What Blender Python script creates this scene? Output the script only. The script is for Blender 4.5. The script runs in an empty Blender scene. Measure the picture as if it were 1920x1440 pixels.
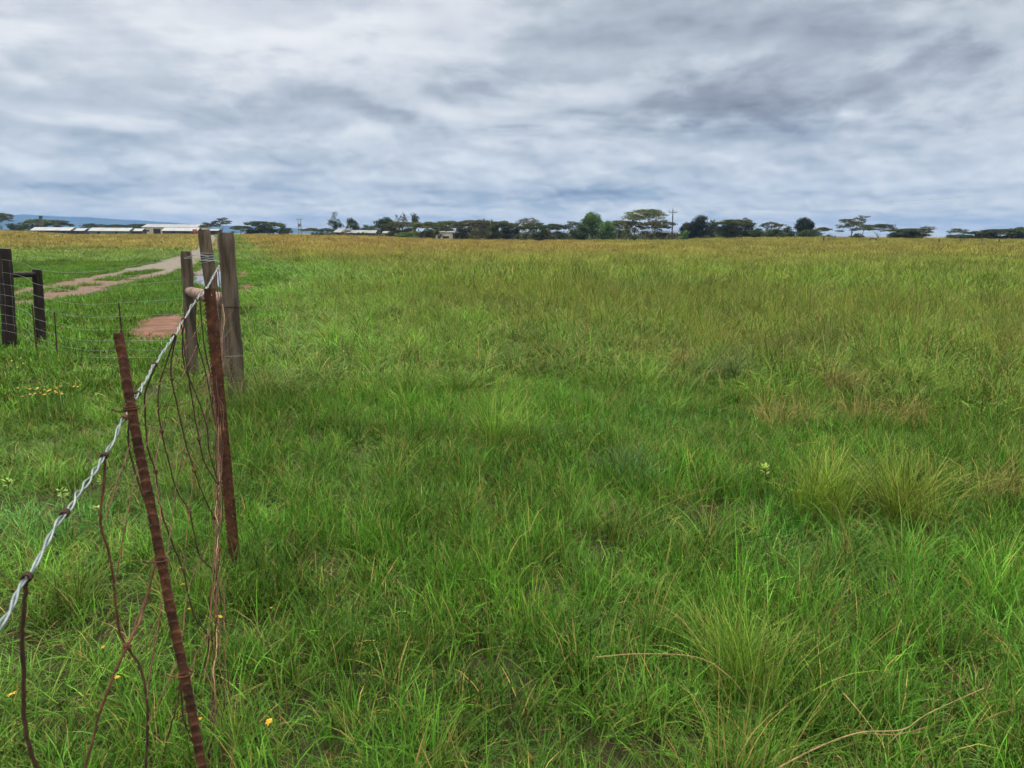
import bpy, math, random
import numpy as np
from mathutils import Vector, Matrix

R = math.radians
S = bpy.context.scene
COL = S.collection
rnd = random.Random(7)

# ------------------------------------------------------------------ camera
F = 1442.0                       # focal length in pixels of the 1920 wide photograph
EYE = Vector((0, 0, 1.6))
PITCH = math.degrees(math.atan(280 / F))
ROLL = 0.3
CM = Matrix.Rotation(R(90 - PITCH), 3, 'X') @ Matrix.Rotation(R(ROLL), 3, 'Z')


def ray(u, v):
    return CM @ Vector(((u - 960) / F, -(v - 720) / F, -1.0))


def at(u, v, Y):
    """world point seen in direction (u, v) at forward distance Y"""
    d = ray(u, v)
    return EYE + d * (Y / d.y)


def gp(u, v, z=0.0):
    """world point seen in direction (u, v) on the level z"""
    d = ray(u, v)
    return EYE + d * ((z - EYE.z) / d.z)


def uv_of(P):
    q = CM.transposed() @ (Vector(P) - EYE)
    return 960 + F * q.x / -q.z, 720 - F * q.y / -q.z


cam = bpy.data.cameras.new('camera')
cam.sensor_width = 36
cam.lens = 36 * F / 1920
cam.clip_start = 0.05
cam.clip_end = 40000
cam.dof.use_dof = True
cam.dof.focus_distance = 6.0
cam.dof.aperture_fstop = 11
camo = bpy.data.objects.new('camera', cam)
camo.matrix_world = Matrix.Translation(EYE) @ CM.to_4x4()
COL.objects.link(camo)
S.camera = camo


# ------------------------------------------------------------------ naming
def tag(o, label=None, cat=None, group=None, kind=None):
    if label: o['label'] = label
    if cat: o['category'] = cat
    if group: o['group'] = group
    if kind: o['kind'] = kind
    return o


def empty(name, loc, label, cat, group=None, kind=None):
    o = bpy.data.objects.new(name, None)
    o.empty_display_size = 0.2
    o.location = loc
    COL.objects.link(o)
    return tag(o, label, cat, group, kind)


def mesh_obj(name, V, Fc, mat=None, parent=None, smooth=False, col=None, link=True, mats=None, fmat=None):
    V = np.asarray(V, dtype=np.float64)
    me = bpy.data.meshes.new(name)
    if isinstance(Fc, np.ndarray):
        k = Fc.shape[1]
        me.vertices.add(len(V)); me.vertices.foreach_set('co', V.astype(np.float32).ravel())
        me.loops.add(Fc.size); me.loops.foreach_set('vertex_index', Fc.astype(np.int32).ravel())
        me.polygons.add(len(Fc))
        me.polygons.foreach_set('loop_start', np.arange(0, Fc.size, k, dtype=np.int32))
        me.update(calc_edges=True)
    else:
        me.from_pydata(V.tolist(), [], Fc)
    if smooth:
        me.polygons.foreach_set('use_smooth', np.ones(len(me.polygons), dtype=bool))
    if col is not None:
        a = me.attributes.new('Col', 'FLOAT_VECTOR', 'POINT')
        a.data.foreach_set('vector', np.asarray(col, dtype=np.float32).ravel())
    if mats:
        for m_ in mats: me.materials.append(m_)
        if fmat is not None: me.polygons.foreach_set('material_index', np.asarray(fmat, dtype=np.int32))
    elif mat:
        me.materials.append(mat)
    o = bpy.data.objects.new(name, me)
    if link: COL.objects.link(o)
    if parent is not None: o.parent = parent
    return o


class MB:
    """collects shapes that become ONE mesh object"""
    def __init__(s): s.V = []; s.F = []

    def add(s, V, Fc):
        n = len(s.V); s.V += [tuple(v) for v in V]; s.F += [tuple(i + n for i in f) for f in Fc]

    def box(s, c, d, rz=0.0, tilt=None):
        c = Vector(c); hx, hy, hz = d[0] / 2, d[1] / 2, d[2] / 2
        M = Matrix.Rotation(rz, 3, 'Z')
        if tilt is not None: M = tilt @ M
        P = [c + M @ Vector((x, y, z)) for x in (-hx, hx) for y in (-hy, hy) for z in (-hz, hz)]
        s.add(P, [(0, 1, 3, 2), (4, 6, 7, 5), (0, 4, 5, 1), (2, 3, 7, 6), (0, 2, 6, 4), (1, 5, 7, 3)])

    def tube(s, path, rad, n=8, caps=True, bump=None):
        path = [Vector(p) for p in path]
        if not hasattr(rad, '__len__'): rad = [rad] * len(path)
        rings = []; prev = None
        for i, p in enumerate(path):
            t = (path[min(i + 1, len(path) - 1)] - path[max(i - 1, 0)])
            if t.length < 1e-9: t = Vector((0, 0, 1))
            t.normalize()
            if prev is None:
                a = Vector((0, 0, 1)) if abs(t.z) < .9 else Vector((1, 0, 0))
                u = t.cross(a).normalized()
            else:
                u = (prev - t * prev.dot(t))
                u = u.normalized() if u.length > 1e-6 else t.orthogonal().normalized()
            prev = u; w = t.cross(u)
            rr = []
            for k in range(n):
                a = 2 * math.pi * k / n
                r_ = rad[i] * (bump(i, k) if bump else 1.0)
                rr.append(p + (u * math.cos(a) + w * math.sin(a)) * r_)
            rings.append(rr)
        V = [v for rr in rings for v in rr]; Fc = []
        for i in range(len(rings) - 1):
            for k in range(n):
                Fc.append((i * n + k, i * n + (k + 1) % n, (i + 1) * n + (k + 1) % n, (i + 1) * n + k))
        if caps:
            Fc.append(tuple(range(n))[::-1]); Fc.append(tuple((len(rings) - 1) * n + k for k in range(n)))
        s.add(V, Fc)

    def build(s, name, mat, parent=None, smooth=True, offset=None):
        V = s.V
        if offset is not None:
            V = [tuple(Vector(v) - Vector(offset)) for v in V]
        o = mesh_obj(name, V, s.F, mat, parent, smooth=False)
        if smooth:
            o.data.polygons.foreach_set('use_smooth', np.ones(len(o.data.polygons), dtype=bool))
            try: o.data.set_sharp_from_angle(angle=R(40))
            except Exception: pass
        return o


def spline(pts, n=8):
    """Catmull-Rom through points"""
    P = [Vector(p) for p in pts]; out = []
    for i in range(len(P) - 1):
        a = P[i - 1] if i else P[0] * 2 - P[1]
        b, c = P[i], P[i + 1]
        d = P[i + 2] if i + 2 < len(P) else P[-1] * 2 - P[-2]
        for k in range(n):
            t = k / n
            out.append(.5 * ((2 * b) + (c - a) * t + (2 * a - 5 * b + 4 * c - d) * t * t + (3 * b - a - 3 * c + d) * t ** 3))
    out.append(P[-1])
    return out


# ------------------------------------------------------------------ materials
class NT:
    def __init__(s, nt): s.nt = nt

    def n(s, typ, **kw):
        x = s.nt.nodes.new(typ)
        for k, v in kw.items(): setattr(x, k, v)
        return x

    def l(s, a, b): s.nt.links.new(a, b)

    def put(s, sock, val):
        if isinstance(val, bpy.types.NodeSocket): s.l(val, sock)
        elif val is not None: sock.default_value = val

    def m(s, op, a, b=None, c=None, clamp=False):
        x = s.n('ShaderNodeMath', operation=op, use_clamp=clamp)
        for i, v in enumerate((a, b, c)):
            if v is not None: s.put(x.inputs[i], v)
        return x.outputs[0]

    def vm(s, op, a, b=None, scale=None):
        x = s.n('ShaderNodeVectorMath', operation=op)
        s.put(x.inputs[0], a)
        if b is not None: s.put(x.inputs[1], b)
        if scale is not None: s.put(x.inputs['Scale'], scale)
        return x.outputs[0]

    def noise(s, vec, scale, detail=4, rough=.55, dist=0.0, out='Fac', dim='3D'):
        x = s.n('ShaderNodeTexNoise', noise_dimensions=dim)
        if vec is not None: s.put(x.inputs['Vector'], vec)
        x.inputs['Scale'].default_value = scale; x.inputs['Detail'].default_value = detail
        x.inputs['Roughness'].default_value = rough; x.inputs['Distortion'].default_value = dist
        return x.outputs[out]

    def ramp(s, fac, stops, interp='LINEAR'):
        x = s.n('ShaderNodeValToRGB'); x.color_ramp.interpolation = interp
        el = x.color_ramp.elements
        while len(el) > 1: el.remove(el[-1])
        for i, (p, c) in enumerate(stops):
            e = el[0] if i == 0 else el.new(p)
            e.position = p; e.color = (*c, 1) if len(c) == 3 else c
        s.put(x.inputs[0], fac)
        return x.outputs[0]

    def mix(s, f, a, b, blend='MIX'):
        x = s.n('ShaderNodeMix', data_type='RGBA', blend_type=blend)
        s.put(x.inputs[0], f)
        for i, v in ((6, a), (7, b)):
            if isinstance(v, tuple) and len(v) == 3: v = (*v, 1)
            s.put(x.inputs[i], v)
        return x.outputs[2]

    def sstep(s, x, lo, hi):
        q = s.n('ShaderNodeMapRange', interpolation_type='SMOOTHSTEP')
        s.put(q.inputs[0], x); q.inputs[1].default_value = lo; q.inputs[2].default_value = hi
        return q.outputs[0]


def new_mat(name):
    m = bpy.data.materials.new(name); m.use_nodes = True
    t = NT(m.node_tree)
    return m, t, m.node_tree.nodes['Principled BSDF']


def noise_mat(name, stops, scale=8, stretch=(1, 1, 1), rough=.8, bump=.3, detail=6, bscale=None, spec=.3, metal=0, dist=0.0):
    m, t, b = new_mat(name)
    tc = t.n('ShaderNodeTexCoord'); mp = t.n('ShaderNodeMapping'); mp.inputs['Scale'].default_value = stretch
    t.l(tc.outputs['Object'], mp.inputs[0])
    f = t.noise(mp.outputs[0], scale, detail, .6, dist)
    t.l(t.ramp(f, stops), b.inputs['Base Color'])
    b.inputs['Roughness'].default_value = rough
    b.inputs['Specular IOR Level'].default_value = spec
    b.inputs['Metallic'].default_value = metal
    if bump:
        bp = t.n('ShaderNodeBump'); bp.inputs['Strength'].default_value = bump; bp.inputs['Distance'].default_value = .01
        t.l(t.noise(mp.outputs[0], bscale or scale * 2, 6, .65), bp.inputs['Height'])
        t.l(bp.outputs[0], b.inputs['Normal'])
    return m


W_GREY = noise_mat('weathered_wood', [(.3, (.022, .015, .010)), (.45, (.070, .050, .036)), (.6, (.145, .108, .080)), (.75, (.055, .052, .030))],
                   scale=9, stretch=(2.2, 2.2, .22), rough=.9, bump=.6, detail=8)
W_PINK = noise_mat('peeled_wood', [(.3, (.10, .062, .046)), (.5, (.22, .145, .112)), (.7, (.29, .205, .17))],
                   scale=7, stretch=(.5, 2, 2), rough=.85, bump=.3)
W_DARK = noise_mat('creosote_wood', [(.3, (.007, .005, .005)), (.55, (.022, .015, .013)), (.75, (.05, .03, .024))],
                   scale=9, stretch=(2.5, 2.5, .2), rough=.8, bump=.6, detail=8)
RUST = noise_mat('rusty_steel', [(.28, (.02, .009, .006)), (.45, (.065, .024, .013)), (.6, (.12, .045, .02)), (.78, (.20, .09, .04))],
                 scale=22, rough=.85, bump=.5, detail=8, bscale=150, spec=.3)
RUSTWIRE = noise_mat('rusty_wire', [(.3, (.03, .014, .008)), (.5, (.10, .04, .02)), (.68, (.20, .085, .04)), (.8, (.13, .10, .06))],
                     scale=14, rough=.8, bump=.4, bscale=200)
RUSTDARK = noise_mat('dark_rusty_wire', [(.3, (.022, .012, .008)), (.6, (.07, .032, .019)), (.8, (.14, .066, .036))],
                     scale=18, rough=.8, bump=.4, bscale=200)
GALV = noise_mat('galvanised_wire', [(.3, (.12, .14, .145)), (.5, (.20, .23, .235)), (.7, (.28, .31, .315)), (.84, (.22, .19, .16))],
                 scale=30, rough=.42, bump=.2, bscale=120, spec=.5, metal=.25)
THINWIRE = noise_mat('fence_strand', [(.3, (.22, .22, .22)), (.7, (.42, .44, .44))], scale=20, rough=.5, bump=0, metal=.3)
BARK = noise_mat('bark', [(.3, (.06, .045, .032)), (.6, (.16, .125, .09)), (.8, (.24, .20, .15))], scale=1.2, stretch=(1, 1, .3), bump=.3)
BARKD = noise_mat('dark_bark', [(.3, (.03, .024, .018)), (.7, (.085, .066, .05))], scale=1.2, stretch=(1, 1, .3), bump=.3)
ROOFW = noise_mat('zinc_roof', [(.3, (.115, .115, .115)), (.55, (.195, .20, .20)), (.75, (.145, .13, .115))], scale=.35, stretch=(1, .3, 1), rough=.5, bump=0)
ROOFR = noise_mat('rust_roof', [(.3, (.13, .055, .035)), (.7, (.24, .11, .075))], scale=.5, rough=.8, bump=0)
WALLC = noise_mat('cream_wall', [(.3, (.36, .32, .25)), (.7, (.48, .44, .36))], scale=.6, rough=.9, bump=0)
WALLW = noise_mat('white_wall', [(.3, (.50, .49, .44)), (.7, (.68, .67, .62))], scale=.6, rough=.9, bump=0)
WALLD = noise_mat('dark_wall', [(.3, (.035, .03, .028)), (.7, (.075, .068, .06))], scale=.8, rough=.9, bump=0)
WALLG = noise_mat('green_wall', [(.3, (.06, .11, .075)), (.7, (.10, .17, .12))], scale=.8, rough=.9, bump=0)
WALLB = noise_mat('blue_wall', [(.3, (.20, .29, .38)), (.7, (.32, .42, .50))], scale=.8, rough=.9, bump=0)
BRICK = noise_mat('brown_brick', [(.3, (.10, .055, .04)), (.7, (.19, .11, .08))], scale=2, rough=.9, bump=0)
REDP = noise_mat('red_panel', [(.3, (.26, .05, .04)), (.7, (.36, .08, .06))], scale=1, rough=.6, bump=0)
DARK = noise_mat('dark_opening', [(.3, (.012, .012, .012)), (.7, (.03, .03, .03))], scale=2, rough=.6, bump=0)
TANKG = noise_mat('green_plastic', [(.3, (.012, .055, .045)), (.7, (.02, .085, .07))], scale=1, rough=.5, bump=0)
POLE = noise_mat('pole_wood', [(.3, (.028, .02, .018)), (.7, (.075, .055, .047))], scale=2, stretch=(2, 2, .2), rough=.9, bump=0)
POLEG = noise_mat('grey_pole', [(.3, (.12, .12, .12)), (.7, (.22, .22, .21))], scale=2, stretch=(2, 2, .2), rough=.9, bump=0)
CERAM = noise_mat('ceramic', [(.3, (.10, .07, .06)), (.7, (.15, .11, .09))], scale=3, rough=.3, bump=0)


def leaf_mat(name, c, trans=.25):
    m, t, b = new_mat(name)
    a = t.n('ShaderNodeAttribute', attribute_name='Col')
    sp = t.n('ShaderNodeSeparateXYZ'); t.l(a.outputs['Vector'], sp.inputs[0])
    alt = (c[0] * 1.7 + .012, c[1] * 1.25 + .006, c[2] * 1.1)
    base = t.mix(sp.outputs[1], c, alt)
    v = t.vm('SCALE', base, scale=sp.outputs[0])
    t.l(v, b.inputs['Base Color'])
    b.inputs['Roughness'].default_value = .6; b.inputs['Specular IOR Level'].default_value = .25
    tr = t.n('ShaderNodeBsdfTranslucent'); t.l(v, tr.inputs[0])
    mx = t.n('ShaderNodeMixShader'); mx.inputs[0].default_value = trans
    t.l(b.outputs[0], mx.inputs[1]); t.l(tr.outputs[0], mx.inputs[2])
    t.l(mx.outputs[0], m.node_tree.nodes['Material Output'].inputs[0])
    return m


# blade material: leaf colour comes from the place the tuft grows (instance), straw share from the blade
STRAW = (.30, .205, .066)


def blade_mat(name, tint=None, straw=STRAW):
    m, t, b = new_mat(name)
    a = t.n('ShaderNodeAttribute', attribute_name='Col')
    sp = t.n('ShaderNodeSeparateXYZ'); t.l(a.outputs['Vector'], sp.inputs[0])
    if tint is None:
        ti = t.n('ShaderNodeAttribute', attribute_name='tint', attribute_type='INSTANCER')
        g = ti.outputs['Color']
    else:
        g = (*tint, 1)
    base = t.mix(sp.outputs[1], g, straw)
    base = t.mix(sp.outputs[2], base, (.035, .024, .018))
    v = t.vm('SCALE', base, scale=sp.outputs[0])
    t.l(v, b.inputs['Base Color'])
    b.inputs['Roughness'].default_value = .55; b.inputs['Specular IOR Level'].default_value = .12
    tr = t.n('ShaderNodeBsdfTranslucent'); t.l(v, tr.inputs[0])
    mx = t.n('ShaderNodeMixShader'); mx.inputs[0].default_value = .13
    t.l(b.outputs[0], mx.inputs[1]); t.l(tr.outputs[0], mx.inputs[2])
    t.l(mx.outputs[0], m.node_tree.nodes['Material Output'].inputs[0])
    return m


BLADE = blade_mat('grass_blade')

# ------------------------------------------------------------------ terrain
EDGE = [(-900, 430), (0, 430), (55, 432), (110, 436), (165, 438), (265, 437), (430, 437), (550, 439), (700, 441), (800, 446),
        (1000, 449), (1260, 448), (1420, 442.5), (1500, 443), (1640, 445), (1800, 446), (1920, 447), (2800, 450)]
EU = np.array([(u - 960) / F for u, v in EDGE])
EG = []
for u, v in EDGE:
    EG.append(at(u, v, 250.0).z - .75)
EG = np.array(EG)


def terrain(x, y):
    x = np.asarray(x, float); y = np.asarray(y, float)
    yy = np.maximum(y, 1.0)
    g = np.interp(np.clip(x / yy, EU[0], EU[-1]), EU, EG)
    r = np.hypot(x, y)
    s = np.clip((r - 60) / 200, 0, 1); s = s * s * (3 - 2 * s)
    s = s * np.clip(y / 40, 0, 1)
    z = g * s
    near = np.exp(-(r / 60) ** 2)
    z = z + near * (.035 * np.sin(x * 1.3 + .7 * y) * np.sin(y * .9 - .4 * x) + .02 * np.sin(2.7 * x + 1.1) * np.sin(2.3 * y))
    return z


def tz(x, y): return float(terrain(x, y))


def fbm(x, y, scale, seed, octaves=3):
    """cheap smooth value noise, -1..1"""
    out = np.zeros_like(np.asarray(x, float)); amp = 1; tot = 0
    r_ = np.random.RandomState(seed)
    for o in range(octaves):
        G = r_.rand(64, 64)
        X = np.asarray(x, float) / scale + 100.3 * (o + 1); Y = np.asarray(y, float) / scale + 57.7 * (o + 1)
        xi = np.floor(X).astype(int); yi = np.floor(Y).astype(int); fx = X - xi; fy = Y - yi
        fx = fx * fx * (3 - 2 * fx); fy = fy * fy * (3 - 2 * fy)
        g = lambda a, b: G[a % 64, b % 64]
        v = (g(xi, yi) * (1 - fx) + g(xi + 1, yi) * fx) * (1 - fy) + (g(xi, yi + 1) * (1 - fx) + g(xi + 1, yi + 1) * fx) * fy
        out += amp * (v * 2 - 1); tot += amp; amp *= .5; scale /= 2.1
    return out / tot


# ------------------------------------------------------------------ ground, road, soil, water, hills
rads = np.concatenate([[0.0], np.geomspace(.4, 60, 70), np.geomspace(64, 400, 40), np.geomspace(450, 10100, 22)])
angs = np.concatenate([np.linspace(-50, 50, 201), np.linspace(55, 305, 51)])
A, RR = np.meshgrid(np.radians(angs), rads)
gx = RR * np.sin(A); gy = RR * np.cos(A); gz = terrain(gx, gy)
na = len(angs); nr = len(rads)
i0 = np.arange(nr - 1)[:, None] * na + np.arange(na)[None, :]
i1 = np.arange(nr - 1)[:, None] * na + (np.arange(na)[None, :] + 1) % na
GF = np.stack([i0, i1, i1 + na, i0 + na], -1).reshape(-1, 4)

m, t, b = new_mat('meadow_ground')
tc = t.n('ShaderNodeTexCoord'); P = tc.outputs['Object']
sp = t.n('ShaderNodeSeparateXYZ'); t.l(P, sp.inputs[0])
n1 = t.noise(P, .25, 6, .6); n2 = t.noise(P, 6, 6, .7)
soil = t.ramp(n2, [(.3, (.02, .017, .009)), (.6, (.05, .04, .02)), (.8, (.035, .05, .015))])
gold = t.ramp(n1, [(.3, (.17, .125, .035)), (.7, (.24, .18, .06))])
f = t.sstep(sp.outputs[1], 18, 60)
t.l(t.mix(f, soil, gold), b.inputs['Base Color']); b.inputs['Roughness'].default_value = .95
b.inputs['Specular IOR Level'].default_value = .1
GROUND = m
g = mesh_obj('ground', np.stack([gx, gy, gz], -1).reshape(-1, 3), GF, GROUND, smooth=True)
tag(g, 'flat savanna ground under the grass running to the horizon', 'ground', kind='structure')

# the two-rut dirt road: runs away beside the field and bends left in front of the far gate
road_px = [(-160, 578, 62), (-60, 571, 52), (30, 560, 44), (120, 545, 38), (200, 527, 34), (270, 512, 34), (320, 499, 40), (352, 486, 44),
           (372, 474, 44), (385, 465, 36), (394, 457, 26), (399, 450, 16)]
RC = []
for u, v, w in road_px:
    RC.append(gp(u, v))
RC.append(Vector((RC[-1].x * 2.4, RC[-1].y * 2.4, 0)))
road_c = spline([(p.x, p.y, 0) for p in RC], 10)
RW = 1.55
rv = []; rf = []
for i, p in enumerate(road_c):
    d = (road_c[min(i + 1, len(road_c) - 1)] - road_c[max(i - 1, 0)]).normalized()
    nrm = Vector((-d.y, d.x, 0))
    wv = RW * (1 + .18 * math.sin(i * .9) + .1 * math.sin(i * 2.3 + 1))
    for k in range(7):
        q = p + nrm * (wv * (k / 3 - 1))
        hump = (.02 if k == 3 else (-.0 if k in (1, 5) else .005))
        rv.append((q.x, q.y, tz(q.x, q.y) + .012 + hump))
    if i:
        for k in range(6):
            a = (i - 1) * 7 + k
            rf.append((a, a + 1, a + 8, a + 7))
m, t, b = new_mat('dirt_road')
tc = t.n('ShaderNodeTexCoord'); P = tc.outputs['Object']
sp = t.n('ShaderNodeSeparateXYZ'); t.l(P, sp.inputs[0])
n1 = t.noise(P, .6, 6, .6); n2 = t.noise(P, 9, 6, .7)
red = t.ramp(n2, [(.3, (.065, .033, .019)), (.6, (.145, .078, .044)), (.8, (.19, .12, .075))])
grey = t.ramp(n2, [(.3, (.095, .076, .055)), (.6, (.16, .13, .097)), (.8, (.21, .18, .14))])
f = t.sstep(t.m('ADD', sp.outputs[1], t.m('MULTIPLY', t.m('SUBTRACT', n1, .5), 14)), 24, 36)
t.l(t.mix(f, red, grey), b.inputs['Base Color']); b.inputs['Roughness'].default_value = .95
ROADM = m
o = mesh_obj('road', rv, rf, ROADM, smooth=True)
tag(o, 'narrow dirt road bending left past the fence and running to the horizon', 'road', kind='structure')

SOIL = noise_mat('red_soil', [(.3, (.06, .026, .014)), (.55, (.15, .066, .036)), (.75, (.20, .105, .064))], scale=3, rough=.95, bump=.5, bscale=14)
MUD = noise_mat('wet_mud', [(.3, (.05, .032, .024)), (.7, (.13, .085, .065))], scale=3, rough=.6, bump=.5, bscale=14)
patches = []        # (cx, cy, rx, ry) bare places


def patch(name, px, mat, label, lift=.008, kind='structure'):
    pts = [gp(u, v) for u, v in px]
    out = []
    for q in range(len(pts)):
        p, n_ = pts[q], pts[(q + 1) % len(pts)]
        for s in range(8):
            c = p.lerp(n_, s / 8); k = 1 + .05 * math.sin(s * 2.1 + q * 1.7) + .04 * math.sin(s * 5.3 + q)
            out.append(c)
    c = sum(out, Vector()) / len(out)
    V = [(c.x, c.y, tz(c.x, c.y) + lift)]; n = len(out)
    for f_ in (.33, .66, 1.0):
        for q, p in enumerate(out):
            d = p - c
            k = f_ * (1 + (.06 * math.sin(q * 1.9) + .05 * math.sin(q * .77 + 2)) * (f_ == 1))
            x, y = c.x + d.x * k, c.y + d.y * k
            V.append((x, y, tz(x, y) + lift * (1 if f_ < 1 else .5)))
    Fc = [(0, 1 + k, 1 + (k + 1) % n) for k in range(n)]
    for r_ in range(2):
        b0_, b1_ = 1 + r_ * n, 1 + (r_ + 1) * n
        Fc += [(b0_ + k, b1_ + k, b1_ + (k + 1) % n, b0_ + (k + 1) % n) for k in range(n)]
    o = mesh_obj(name, V, Fc, mat, smooth=True)
    tag(o, label, 'bare soil' if 'soil' in name else 'puddle', kind=kind)
    patches.append((c, np.array([(p.x, p.y) for p in out]), max((p - c).length for p in out)))
    return o


patch('soil_patch', [(238, 628), (262, 603), (300, 588), (350, 582), (372, 600), (362, 625), (320, 642), (270, 642)], SOIL,
      'bare red soil in front of the wooden posts at the lawn')
patch('soil_patch', [(440, 548), (446, 533), (468, 528), (482, 538), (480, 550), (462, 556)], SOIL,
      'small bare red soil patch to the right of the tall posts')
patch('soil_patch', [(440, 522), (445, 511), (458, 508), (470, 514), (466, 521)], SOIL,
      'smaller bare soil patch beyond the red one by the tall posts')
patch('soil_patch', [(352, 535), (356, 512), (372, 503), (400, 500), (428, 504), (432, 524), (424, 545), (390, 548)], MUD,
      'dark wet mud around the puddle behind the posts')
m, t, b = new_mat('puddle_water')
b.inputs['Base Color'].default_value = (.06, .045, .035, 1); b.inputs['Roughness'].default_value = .03
b.inputs['Specular IOR Level'].default_value = 1.0; b.inputs['IOR'].default_value = 1.6
PUD = m
patch('puddle', [(362, 529), (368, 515), (384, 511), (404, 506), (417, 508), (418, 524), (413, 541), (400, 533), (384, 535)], PUD,
      'puddle of rain water shining white behind the fence posts', lift=.03)


def on_road(x, y):
    """distance to the centre line of the road"""
    C = np.array([(p.x, p.y) for p in road_c]); x = np.asarray(x); y = np.asarray(y)
    best = np.full(x.shape, 1e9)
    for i in range(len(C) - 1):
        a, b_ = C[i], C[i + 1]; d = b_ - a; L = (d * d).sum() + 1e-9
        tt = np.clip(((x - a[0]) * d[0] + (y - a[1]) * d[1]) / L, 0, 1)
        best = np.minimum(best, np.hypot(x - a[0] - tt * d[0], y - a[1] - tt * d[1]))
    return best


def in_patch(x, y):
    out = np.zeros(np.shape(x), bool)
    for c, O, _ in patches:
        ins = np.zeros(np.shape(x), bool); n = len(O)
        xx = c.x + (x - c.x) * 1.04; yy = c.y + (y - c.y) * 1.04
        for q in range(n):
            x0, y0 = O[q]; x1, y1 = O[(q + 1) % n]
            if y0 == y1: continue
            cr = ((y0 > yy) != (y1 > yy)) & (xx < (x1 - x0) * (yy - y0) / (y1 - y0) + x0)
            ins ^= cr
        out |= ins
    return out


# blue hills far off at the left
HY = 9000.0
hp = [(-700, 424), (-300, 412), (-120, 408), (0, 405.5), (45, 402), (110, 406), (170, 407.5), (240, 412), (300, 416), (380, 421), (470, 425), (560, 428.5), (640, 432),
      (760, 436), (900, 439)]
hv = []; hf = []
hu = np.arange(-700, 901, 8.0)
tops = np.interp(hu, [p[0] for p in hp], [p[1] for p in hp]) + fbm(hu, hu * 0, 60, 3) * .9
for i, (u, v) in enumerate(zip(hu, tops)):
    p = at(u, v, HY)
    for k in range(7):
        s = k / 6
        dz = p.z * (1 - s) ** 1.0
        Yk = HY - s * 2600
        wob = 120 * math.sin(i * .7 + k) * s * (1 - s)
        hv.append((p.x * (Yk + wob) / HY, Yk + wob, max(dz * (1 + .25 * math.sin(i * .45 + k * 1.3) * s * (1 - s)), -2) if k < 6 else -2))
    if i:
        for k in range(6):
            a = (i - 1) * 7 + k
            hf.append((a, a + 7, a + 8, a + 1))
HILLM = noise_mat('hill_bush', [(.3, (.03, .05, .022)), (.55, (.06, .085, .04)), (.75, (.12, .12, .06))], scale=.004, rough=1, bump=0)
o = mesh_obj('hills', hv, hf, HILLM, smooth=True)
tag(o, 'long blue mountain ridge on the far horizon', 'hills', kind='structure')

# ------------------------------------------------------------------ grass tufts
rs = np.random.RandomState(11)


def blades(n, root, lmin, lmax, w, lean, droop, segs=4, straw=.05, dark=0.0, wob=.2, bvar=.28, strawmix=(.6, 1.0), tipstraw=0.0):
    ph = rs.rand(n) * 2 * np.pi
    rr = root * np.sqrt(rs.rand(n)); pa = rs.rand(n) * 2 * np.pi
    rx, ry = rr * np.cos(pa), rr * np.sin(pa)
    # blades lean outwards more than across
    ph = np.where(rs.rand(n) < .55, pa + rs.randn(n) * .7, ph)
    L = lmin + (lmax - lmin) * rs.beta(2, 2.4, n)
    th0 = np.abs(rs.randn(n)) * lean
    dr = droop * (.3 + rs.rand(n) * 1.2)
    T = np.linspace(0, 1, segs + 1)
    pts = np.zeros((n, segs + 1, 3)); pts[:, 0, 0] = rx; pts[:, 0, 1] = ry
    side = np.stack([-np.sin(ph), np.cos(ph), np.zeros(n)], -1)
    kink = rs.randn(n, segs + 1) * wob * .3
    for s in range(1, segs + 1):
        tm = (T[s] + T[s - 1]) / 2
        th = th0 + dr * tm ** 1.4
        az = ph + kink[:, s]
        step = (L / segs)[:, None]
        pts[:, s] = pts[:, s - 1] + step * np.stack([np.sin(th) * np.cos(az), np.sin(th) * np.sin(az), np.cos(th)], -1)
    pts[:, :, 2] = np.maximum(pts[:, :, 2], .004)
    wd = w * (.65 + .7 * rs.rand(n))
    prof = np.minimum(1, .6 + 1.2 * T) * (1 - T ** 2.2) + .03
    tw = rs.randn(n) * .6
    up = np.array([0, 0, 1.0])
    sd = side[:, None, :] * np.cos(tw)[:, None, None] + up * np.sin(tw)[:, None, None]
    off = sd * (wd[:, None] * prof[None, :])[:, :, None] * .5
    V = np.stack([pts - off, pts + off], 2).reshape(-1, 3)
    base = (np.arange(n) * (segs + 1) * 2)[:, None]
    k = (np.arange(segs) * 2)[None, :]
    a = base + k
    Fc = np.stack([a, a + 1, a + 3, a + 2], -1).reshape(-1, 4)
    br = np.clip(1 + rs.randn(n) * bvar * 1.35, .3, 2.1)
    st = np.where(rs.rand(n) < straw, strawmix[0] + rs.rand(n) * (strawmix[1] - strawmix[0]), rs.rand(n) * .05)
    dk = np.where(rs.rand(n) < dark, .5 + .5 * rs.rand(n), 0)
    C = np.stack([np.repeat(br[:, None], segs + 1, 1), np.clip(st[:, None] + tipstraw * T[None, :] ** 2, 0, 1) * np.ones((n, segs + 1)), np.repeat(dk[:, None], segs + 1, 1)], -1)
    C = np.repeat(C[:, :, None, :], 2, 2).reshape(-1, 3)
    return V, Fc, C


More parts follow.
